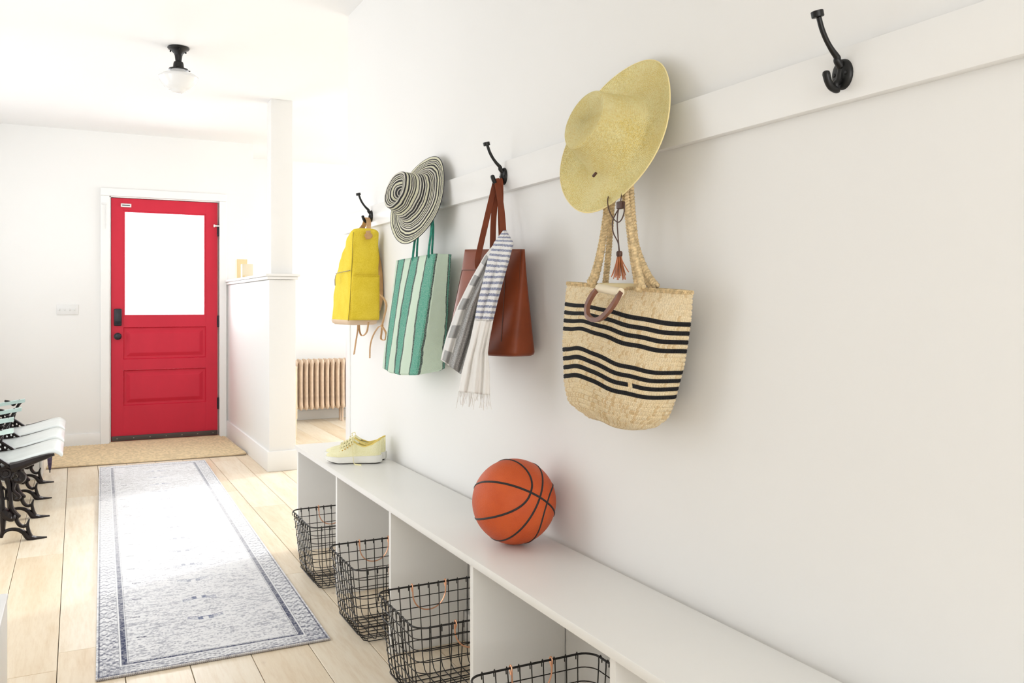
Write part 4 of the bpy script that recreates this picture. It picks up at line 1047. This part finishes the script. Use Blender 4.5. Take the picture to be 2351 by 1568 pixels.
# ================================================================== RUGS
def rug(name, label, corners, nx, ny, fn, mat, hz_, cat='rug', weld=False):
    c = [Vector(p) for p in corners]     # near-left, near-right, far-right, far-left
    P = []; s_ = np.linspace(0, 1, nx); t_ = np.linspace(0, 1, ny)
    SS, TT = np.meshgrid(s_, t_)
    pos = ((1-SS)*(1-TT))[..., None]*np.array(c[0])+(SS*(1-TT))[..., None]*np.array(c[1])+(SS*TT)[..., None]*np.array(c[2])+((1-SS)*TT)[..., None]*np.array(c[3])
    col, h = fn(SS, TT); pos[..., 2] += hz_+h
    m = MB(); m.v = [tuple(p) for p in pos.reshape(-1, 3)]
    idx = np.arange(nx*ny).reshape(ny, nx); m.f = np.stack([idx[:-1, :-1], idx[:-1, 1:], idx[1:, 1:], idx[1:, :-1]], -1).reshape(-1, 4).tolist()
    # skirt down to the floor
    edge = list(idx[0, :])+list(idx[1:, -1])+list(idx[-1, -2::-1])+list(idx[-2:0:-1, 0]); b0 = len(m.v)
    for e in edge: x, y, z = m.v[e]; m.v.append((x, y, .0008))
    ne = len(edge)
    for i in range(ne): m.f.append([edge[i], b0+i, b0+(i+1) % ne, edge[(i+1) % ne]])
    cc = None
    if col is not None:
        cc = col.reshape(-1, 3); ee = np.tile(np.array([[.16, .13, .12]]), (ne, 1)); cc = np.concatenate([cc, ee]); cc = np.concatenate([cc, np.ones((len(cc), 1))], 1)
    root = thing(name, label, cat, tuple((c[0]+c[1]+c[2]+c[3])/4))
    m.build('pile', mat, root, weld=False, cols=cc, smooth=True, angle=math.radians(50)); return root
def vnoise(shape, cells, rng=RNG):
    gy, gx = cells; g = rng.random((gy+2, gx+2)); yy = np.linspace(0, gy, shape[0]); xx = np.linspace(0, gx, shape[1])
    yi = np.minimum(yy.astype(int), gy); xi = np.minimum(xx.astype(int), gx); fy = (yy-yi)[:, None]; fx = (xx-xi)[None, :]
    fy = fy*fy*(3-2*fy); fx = fx*fx*(3-2*fx)
    return (g[yi][:, xi]*(1-fy)*(1-fx)+g[yi+1][:, xi]*fy*(1-fx)+g[yi][:, xi+1]*(1-fy)*fx+g[yi+1][:, xi+1]*fy*fx)
def runner(SS, TT):
    ny, nx = SS.shape; W, Lg = .71, 3.77
    x = SS*W; y = TT*Lg
    n_a = vnoise((ny, nx), (420, 26)); n_b = vnoise((ny, nx), (110, 7)); n_c = vnoise((ny, nx), (14, 4)); n_d = vnoise((ny, nx), (620, 150)); n_e = vnoise((ny, nx), (900, 60))
    wht = np.array([.84, .84, .86]); nav = np.array([.11, .12, .20]); gry = np.array([.36, .34, .33])
    # dye density: near end partly abrash, partly painted shade; far-end brown-grey is painted shadow
    d_near = np.clip(1-(y-.0)/1.5, 0, 1); d_far = np.clip((y-2.72)/.12, 0, 1)
    dens = .02+.17*d_near*(.4+n_c)+.13*d_far+.07*n_c
    k = np.clip((n_a*.34+n_b*.14+n_d*.52+n_e*.42-.80+dens)*2.4, 0, .85)*(.34+.45*d_near+.16*d_far)
    dotw = (np.sin(x*2*PI/.0048) > -.2)&(np.sin(y*2*PI/.0105) > -.3); k = k*(1-.35*dotw*d_near)
    ink = nav[None, None]*(1-d_far[..., None]*.9)+gry*d_far[..., None]*.7
    col = wht*(1-k[..., None])+ink*k[..., None]
    e = np.minimum(x, W-x); ey = np.minimum(y, Lg-y); ee = np.minimum(e, ey*(1.0))
    fade = (.35+.65*np.clip(1-(y-.3)/1.6, 0, 1))+.25*d_far
    def ln(mask, c, a): 
        nonlocal col
        aa = (mask*a*(.55+.6*n_d)*fade).clip(0, 1)[..., None]; col = col*(1-aa)+np.array(c)*aa
    ln((ee > .006)&(ee < .011), (.05, .06, .12), .95)
    band = (ee >= .011)&(ee < .066)
    mot = (np.sin(y*2*PI/.028)*np.sin(x*2*PI/.019)+.7*np.sin(y*2*PI/.045+np.sin(x*200)) > .35)
    mot2 = (np.sin(x*2*PI/.028)*np.sin(y*2*PI/.019) > .3)
    ln(band&(e < .07)&mot, (.12, .13, .19), .75); ln(band&(e >= .07)&mot2, (.12, .13, .19), .5)
    ln((ee > .066)&(ee < .0685), (.05, .06, .1), .5)
    w1 = (ee >= .0685)&(ee < .0725); col[w1] = wht
    ln((ee >= .0725)&(ee < .088), (.045, .055, .12), .95)
    w1 = (ee >= .088)&(ee < .0915); col[w1] = wht
    ln((ee >= .0915)&(ee < .0945), (.05, .06, .1), .7)
    # small crab-like motifs down the middle
    cxm = W/2
    for i, yc in enumerate(np.arange(.40, 3.6, .235)):
        dx = (x-cxm)/.050; dy = (y-yc)/.026; flip = 1 if i % 2 else -1; dq = dy*flip
        halo = (np.abs(dx) < 1.35)&(np.abs(dy) < 1.0); col = np.where(halo[..., None], col*.35+wht*.65, col)
        body = (np.abs(np.abs(dx)-.36) < .17)&(np.abs(dq-.15) < .55)
        legs = (np.abs(dx) > .42)&(np.abs(dx) < 1.25)&(np.abs(dq+.1+.5*(np.abs(dx)-.4)) < .62)&(np.sin((dq+.5*np.abs(dx))*11) > .1)
        bar = (np.abs(dx) < .4)&(np.abs(dq+.45) < .12)
        ln(body|legs|bar, (.07, .10, .22), 1.0 if i < 2 else .8)
    for yc in np.arange(.3, 3.6, .21):
        for xc in (.135,): 
            mk = (np.abs(x-xc-.01*np.sin(yc*9)) < .016)&(np.abs(y-yc+.15*(x-xc)) < .0045); ln(mk, (.04, .05, .10), .95)
            mk = (np.abs(W-x-xc) < .012)&(np.abs(y-yc-.05) < .004); ln(mk, (.06, .07, .12), .6)
    h = .0006*np.sin(x*2*PI/.006)*np.sin(y*2*PI/.008)
    return col, h
rg = rug('runner_rug', 'faded blue-grey patterned runner rug down the middle of the floor', [(.052, 2.902, 0), (.772, 2.904, 0), (.839, 6.661, 0), (.143, 6.692, 0)], 300, 1150, runner, M['rug'], .008)
m = MB()
for i in range(0, 118):
    a = Vector((.052, 2.902, 0)).lerp(Vector((.772, 2.904, 0)), (i+.5)/118); m.tube([a+Vector((-.0022, -.001, .0015)), a+Vector((.0015, -.0015, .0065)), a+Vector((.003, .004, .009))], .0012, 4)
m.build('edge_stitching', simple('pale_edge_yarn', (.55, .50, .46), .9), rg, kind='stuff')
def jutefn(SS, TT):
    W, Lg = 1.30, .97; x = SS*W; y = TT*Lg; cell = .0185; ry = y/cell; rix = np.floor(ry); fy = ry-rix
    h = .0065*np.abs(np.sin((x/.024+.5*(rix % 2))*PI))**.5*np.abs(np.sin(fy*PI))**.5
    lift = .010*np.clip((SS-.93)/.07, 0, 1)**2*np.clip(1-TT*2, 0, 1)+.002*np.sin(x*7)*np.cos(y*5)
    cid = np.floor(x/.024+.5*(rix % 2))*17+rix*59; r = (np.sin(cid*12.9898)*43758.5453) % 1.0
    base = np.array([.78, .62, .40])*(.80+.24*r[..., None]); gp = np.clip(1-h/.0035, 0, 1)[..., None]*.45; base = base*(1-gp)+np.array([.45, .31, .15])*gp  # weave gaps browned: crevice shade put into the fibre colour
    return base, h+lift+.001
M['jutev'] = m_vcol('jute_doormat_fibre', .9, 320, .6)
rug('jute_rug', 'natural woven jute rug across the floor before the red door', [(-.19, 6.806, 0), (1.152, 6.770, 0), (1.140, 7.755, 0), (-.13, 7.758, 0)], 560, 330, jutefn, M['jutev'], .006)

# ================================================================== THEATRE SEATS (cast iron standards, curved plank seats)
SY = [4.815, 5.295, 5.785, 6.30]
ts = thing('theatre_seat_row', 'vintage row of three folding seats with cast iron standards at the left', 'seat', (-.4, 5.55, 0))
def s3(x, y, yy=4.815): return ony(x/3.733, 860+y/3.733, yy)      # sighted on the nearest standard
def iron_standard(parent, dy, first):
    mp = lambda pts: [tuple(s3(*p)+Vector((0, dy, 0))) for p in pts]
    fr = MB()
    def t(pts, r, sides=8, n=5, **k): fr.tube(bez(mp(pts), n), r*1.25 if not isinstance(r, tuple) else list(1.3*np.interp(np.linspace(0, 1, (len(pts)-1)*n+1), np.linspace(0, 1, len(r)), r)), sides, up=(0, 1, 0), flat=1.5, **k)
    t([(5, 1395), (35, 1350), (85, 1328), (145, 1328), (200, 1350), (240, 1390), (290, 1410), (345, 1405), (403, 1393)], (.0055, .0065, .006, .007, .009, .012, .013, .009, .0035))
    t([(262, 1392), (246, 1345), (236, 1290), (251, 1238)], (.009, .007, .006, .0025))
    t([(240, 1285), (205, 1300), (168, 1288), (143, 1250), (150, 1218), (176, 1214)], (.006, .0065, .0075, .0075, .007, .004))
    t([(60, 880), (78, 960), (88, 1060), (96, 1130), (120, 1180), (172, 1216)], (.012, .009, .008, .008, .010, .005))
    t([(-40, 880), (0, 960), (18, 1060), (20, 1140), (25, 1250), (22, 1340), (8, 1396)], (.012, .009, .008, .010, .011, .008, .007))
    t([(20, 1160), (60, 1200), (105, 1220), (130, 1190)], (.014, .020, .018, .008))
    t([(100, 905), (120, 930), (112, 980), (130, 1010), (165, 1045), (130, 1070)], (.006, .008, .006, .006, .007, .004))
    t([(20, 960), (50, 985), (78, 960)], .004); t([(20, 1080), (52, 1060), (84, 1080)], .005); t([(50, 985), (52, 1060)], .004)
    # support of the seat
    t([(95, 800), (180, 775), (290, 735), (400, 700), (466, 682)], (.020, .017, .014, .010, .005))
    t([(150, 830), (190, 870), (170, 905), (120, 900)], (.010, .016, .014, .008))
    # diagonal rail, lattice below it, bracket under the arm rest, and the leaning back stile
    t([(-280, 562), (-140, 648), (6, 737), (97, 797)], .007)
    t([(-280, 562), (-275, 700), (-200, 790), (-60, 815), (40, 830)], .007)
    t([(70, 482), (50, 488), (10, 520), (-30, 590), (-60, 690)], (.003, .006, .007, .006, .006))
    t([(20, 478), (-20, 500), (-60, 540), (-100, 500), (-160, 490)], .005)
    for cx0 in (-245, -200, -155, -110, -65, -20):
        y0_ = 737+.62*(cx0-6)+30
        while y0_ < 800:
            rr = 20; t([(cx0+rr*math.cos(a), y0_+rr*math.sin(a)) for a in np.linspace(0, 2*PI, 9)], .0045, 6, 2); y0_ += 42
    t([(-470, -160), (-450, 60), (-400, 300), (-330, 560), (-250, 760)], (.008, .009, .010, .011, .012))
    o = fr.build('standard', M['iron'], parent)
    c = s3(50, 845)+Vector((0, dy, 0))
    MB().lathe([(0, .016), (.012, .016), (.014, .010), (.024, .012), (.027, .008), (.034, .010), (.037, .002), (.037, -.014), (0, -.014)], c, (0, -1, 0), 28).build('pivot_disc', M['iron'], o)
    return o
st0 = iron_standard(ts, 0, True)
for yy in SY[1:]:
    c = st0.copy(); COL.objects.link(c); c.parent = ts; c.location = (0, yy-SY[0], 0)
    for g in st0.children: d = g.copy(); COL.objects.link(d); d.parent = c
a0 = onz(33, 981, .54)
for i, yy in enumerate(SY):
    x1 = (-.272, -.297, -.285, -.292)[i]; zt = .545+.0
    m = MB(); pts = [(x1-.36, zt-.055), (x1-.2, zt-.03), (x1-.06, zt-.008), (x1, zt)]
    P = bez([(x, 0, z) for x, z in pts], 4); rows_ = []
    for p in P: rows_.append([(p.x, yy-.022, p.z), (p.x, yy+.022, p.z), (p.x, yy+.022, p.z-.020), (p.x, yy-.022, p.z-.020), (p.x, yy-.022, p.z)])
    m.grid(rows_); e = len(m.v)-5; m.f.append([e, e+1, e+2, e+3]); m.f.append([3, 2, 1, 0])
    m.build('arm_rest', M['mint'], ts, smooth=False, label='worn mint painted wooden arm rest')
prof = [ony(u, v, 4.85) for u, v in ((-95, 1078), (-50, 1073), (0, 1068), (35, 1061), (73, 1050), (103, 1041), (122, 1037), (133, 1039.5), (143, 1046))]
pp = bez([(p.x, 0, p.z) for p in prof], 5)
for i in range(3):
    y0, y1 = SY[i]+.022, SY[i+1]-.022; rows_ = []
    for p in pp: rows_.append([(p.x, y0+(y1-y0)*k/6, p.z+.004*math.sin(k/6*PI)) for k in range(7)])
    m = MB().grid(rows_); m.build('seat', M['seatwhite'], ts, weld=False, solid=.010, label='curved seat in worn white paint')
    yb0, yb1 = y0+.0, y1-.0
    for z0 in (.62, .70, .78):
        MB().box((-.635-(z0-.54)*.16, yb0, z0-.028), (-.615-(z0-.54)*.16, yb1, z0+.028), bev=.004).build('back_slat', M['mint'], ts)

# umbrella behind the seats and the low white cupboard
um = thing('umbrella', 'dark purple folded umbrella standing beside the jute rug corner', 'umbrella', (-.185, 6.62, 0))
ua, ub = Vector((-.160, 6.60, .012)), Vector((-.163, 6.62, .28))
MB().tube([ua.lerp(ub, t) for t in (.06, .2, .5, .8, .95)], [.006, .012, .017, .013, .006], 10).build('canopy', M['purple'], um)
MB().tube([ua+(ua-ub).normalized()*.0, ua.lerp(ub, .08)], .0035, 8).build('ferrule', M['black'], um)
MB().tube(bez([ub, ub+Vector((-.012, 0, .06)), ub+Vector((-.03, 0, .075)), ub+Vector((-.04, 0, .05))], 4), .006, 8).build('handle', M['black'], um)
cb = thing('low_cupboard', 'low white cupboard behind the theatre seats, left of the jute rug', 'cupboard', (-.5, 6.65, 0))
MB().box((-.82, 6.44, 0), (-.215, 6.78, .28), bev=.003).build('carcass', M['trim'], cb)
MB().box((-.213, 6.437, 0), (-.2, 6.783, .28), bev=.002).build('end_panel', M['trim'], cb)
MB().box((-.83, 6.43, .2815), (-.195, 6.79, .298), bev=.003).build('top', M['trim'], cb)
wb = thing('white_box', 'corner of a low white box at the bottom left edge', 'box', (-.45, 2.6, 0))
MB().box((-.72, 2.30, 0), (-.18, 2.915, .285), bev=.004).build('carcass', M['trim'], wb)
MB().box((-.725, 2.295, .2855), (-.178, 2.92, .300), bev=.004).build('lid', M['trim'], wb)

# ================================================================== ON THE PARTITION CAP
b1 = thing('wooden_block', 'taller pale wooden block on the partition cap', 'block', (1.21, 7.4, 1.358), 'pale wooden blocks on the partition cap')
MB().box((1.188, 7.42, 1.358), (1.272, 7.50, 1.522), bev=.003).build('block', M['paleblock'], b1)
b2 = thing('wooden_block', 'shorter pale wooden block with a small round knob, in front of the taller one', 'block', (1.25, 7.3, 1.358), 'pale wooden blocks on the partition cap')
MB().box((1.206, 7.27, 1.358), (1.292, 7.34, 1.478), bev=.003).build('block', M['cream'], b2)
MB().lathe([(0, .012), (.006, .011), (.010, .006), (.010, 0)], (1.222, 7.27, 1.378), (0, -1, 0), 14).build('knob', M['paleblock'], b2)

# ================================================================== SIDE ROOM: RADIATOR AND CANE CABINET
rad = thing('radiator', 'old cream cast iron column radiator in the bright side room', 'radiator', (2.2, 8.4, 0))
RXs = 1.83; first = None
def fin():
    m = MB()
    for yy in (8.34, 8.405, 8.47):
        m.tube([(0, yy, z) for z in (.125, .135, .16, .20, .3, .5, .54, .575, .60, .615)], [.006, .015, .019, .0175, .016, .016, .0175, .020, .017, .008], 12)
    m.tube([(0, 8.335, .155), (0, 8.475, .155)], .016, 12); m.tube([(0, 8.335, .578), (0, 8.475, .578)], .018, 12)
    m.tube([(-.026, 8.405, .155), (.026, 8.405, .155)], .014, 12); m.tube([(-.026, 8.405, .575), (.026, 8.405, .575)], .014, 12)
    return m
for i in range(17):
    x = RXs+i*.0515
    if first is None:
        mm = fin(); mm.v = [(p[0]+x, p[1], p[2]) for p in mm.v]; first = mm.build('section', M['radiator'], rad)
    else:
        c = first.copy(); COL.objects.link(c); c.parent = rad; c.location = (i*.0515, 0, 0)
for x in (RXs+.0, RXs+.0515*10, RXs+16*.0515):
    for yy in (8.36, 8.45): MB().lathe([(.014, 0), (.010, .02), (.012, .14)], (x, yy, .0), (0, 0, 1), 12).build('foot', M['radiator'], rad)
cc_ = thing('cane_cabinet', 'light oak cabinet with woven cane panel, edge showing beside the partition', 'cabinet', (1.55, 7.5, 0))
x0, x1, y0, y1 = 1.43, 1.70, 7.47, 7.76
for (lo, hi) in (((x0, y0, .16), (x0+.02, y1, .61)), ((x1-.018, y0, .16), (x1, y1, .61)), ((x0+.021, y0+.02, .16), (x1-.019, y1, .178)), ((x0+.021, y0+.02, .592), (x1-.019, y1, .61))): MB().box(lo, hi, bev=.002).build('panel', M['cane_frame'], cc_)
MB().grid([[(x, y0+.008, z) for x in np.linspace(x0+.021, x1-.019, 8)] for z in np.linspace(.16, .61, 10)]).build('cane_front', M['cane'], cc_, solid=.003)
for x in (x0+.014, x1-.014):
    for y in (y0+.014, y1-.014): MB().lathe([(.007, 0), (.008, .005), (.011, .16)], (x, y, 0), (0, 0, 1), 12).build('leg', M['cane_frame'], cc_)
print('objects', len(bpy.data.objects))
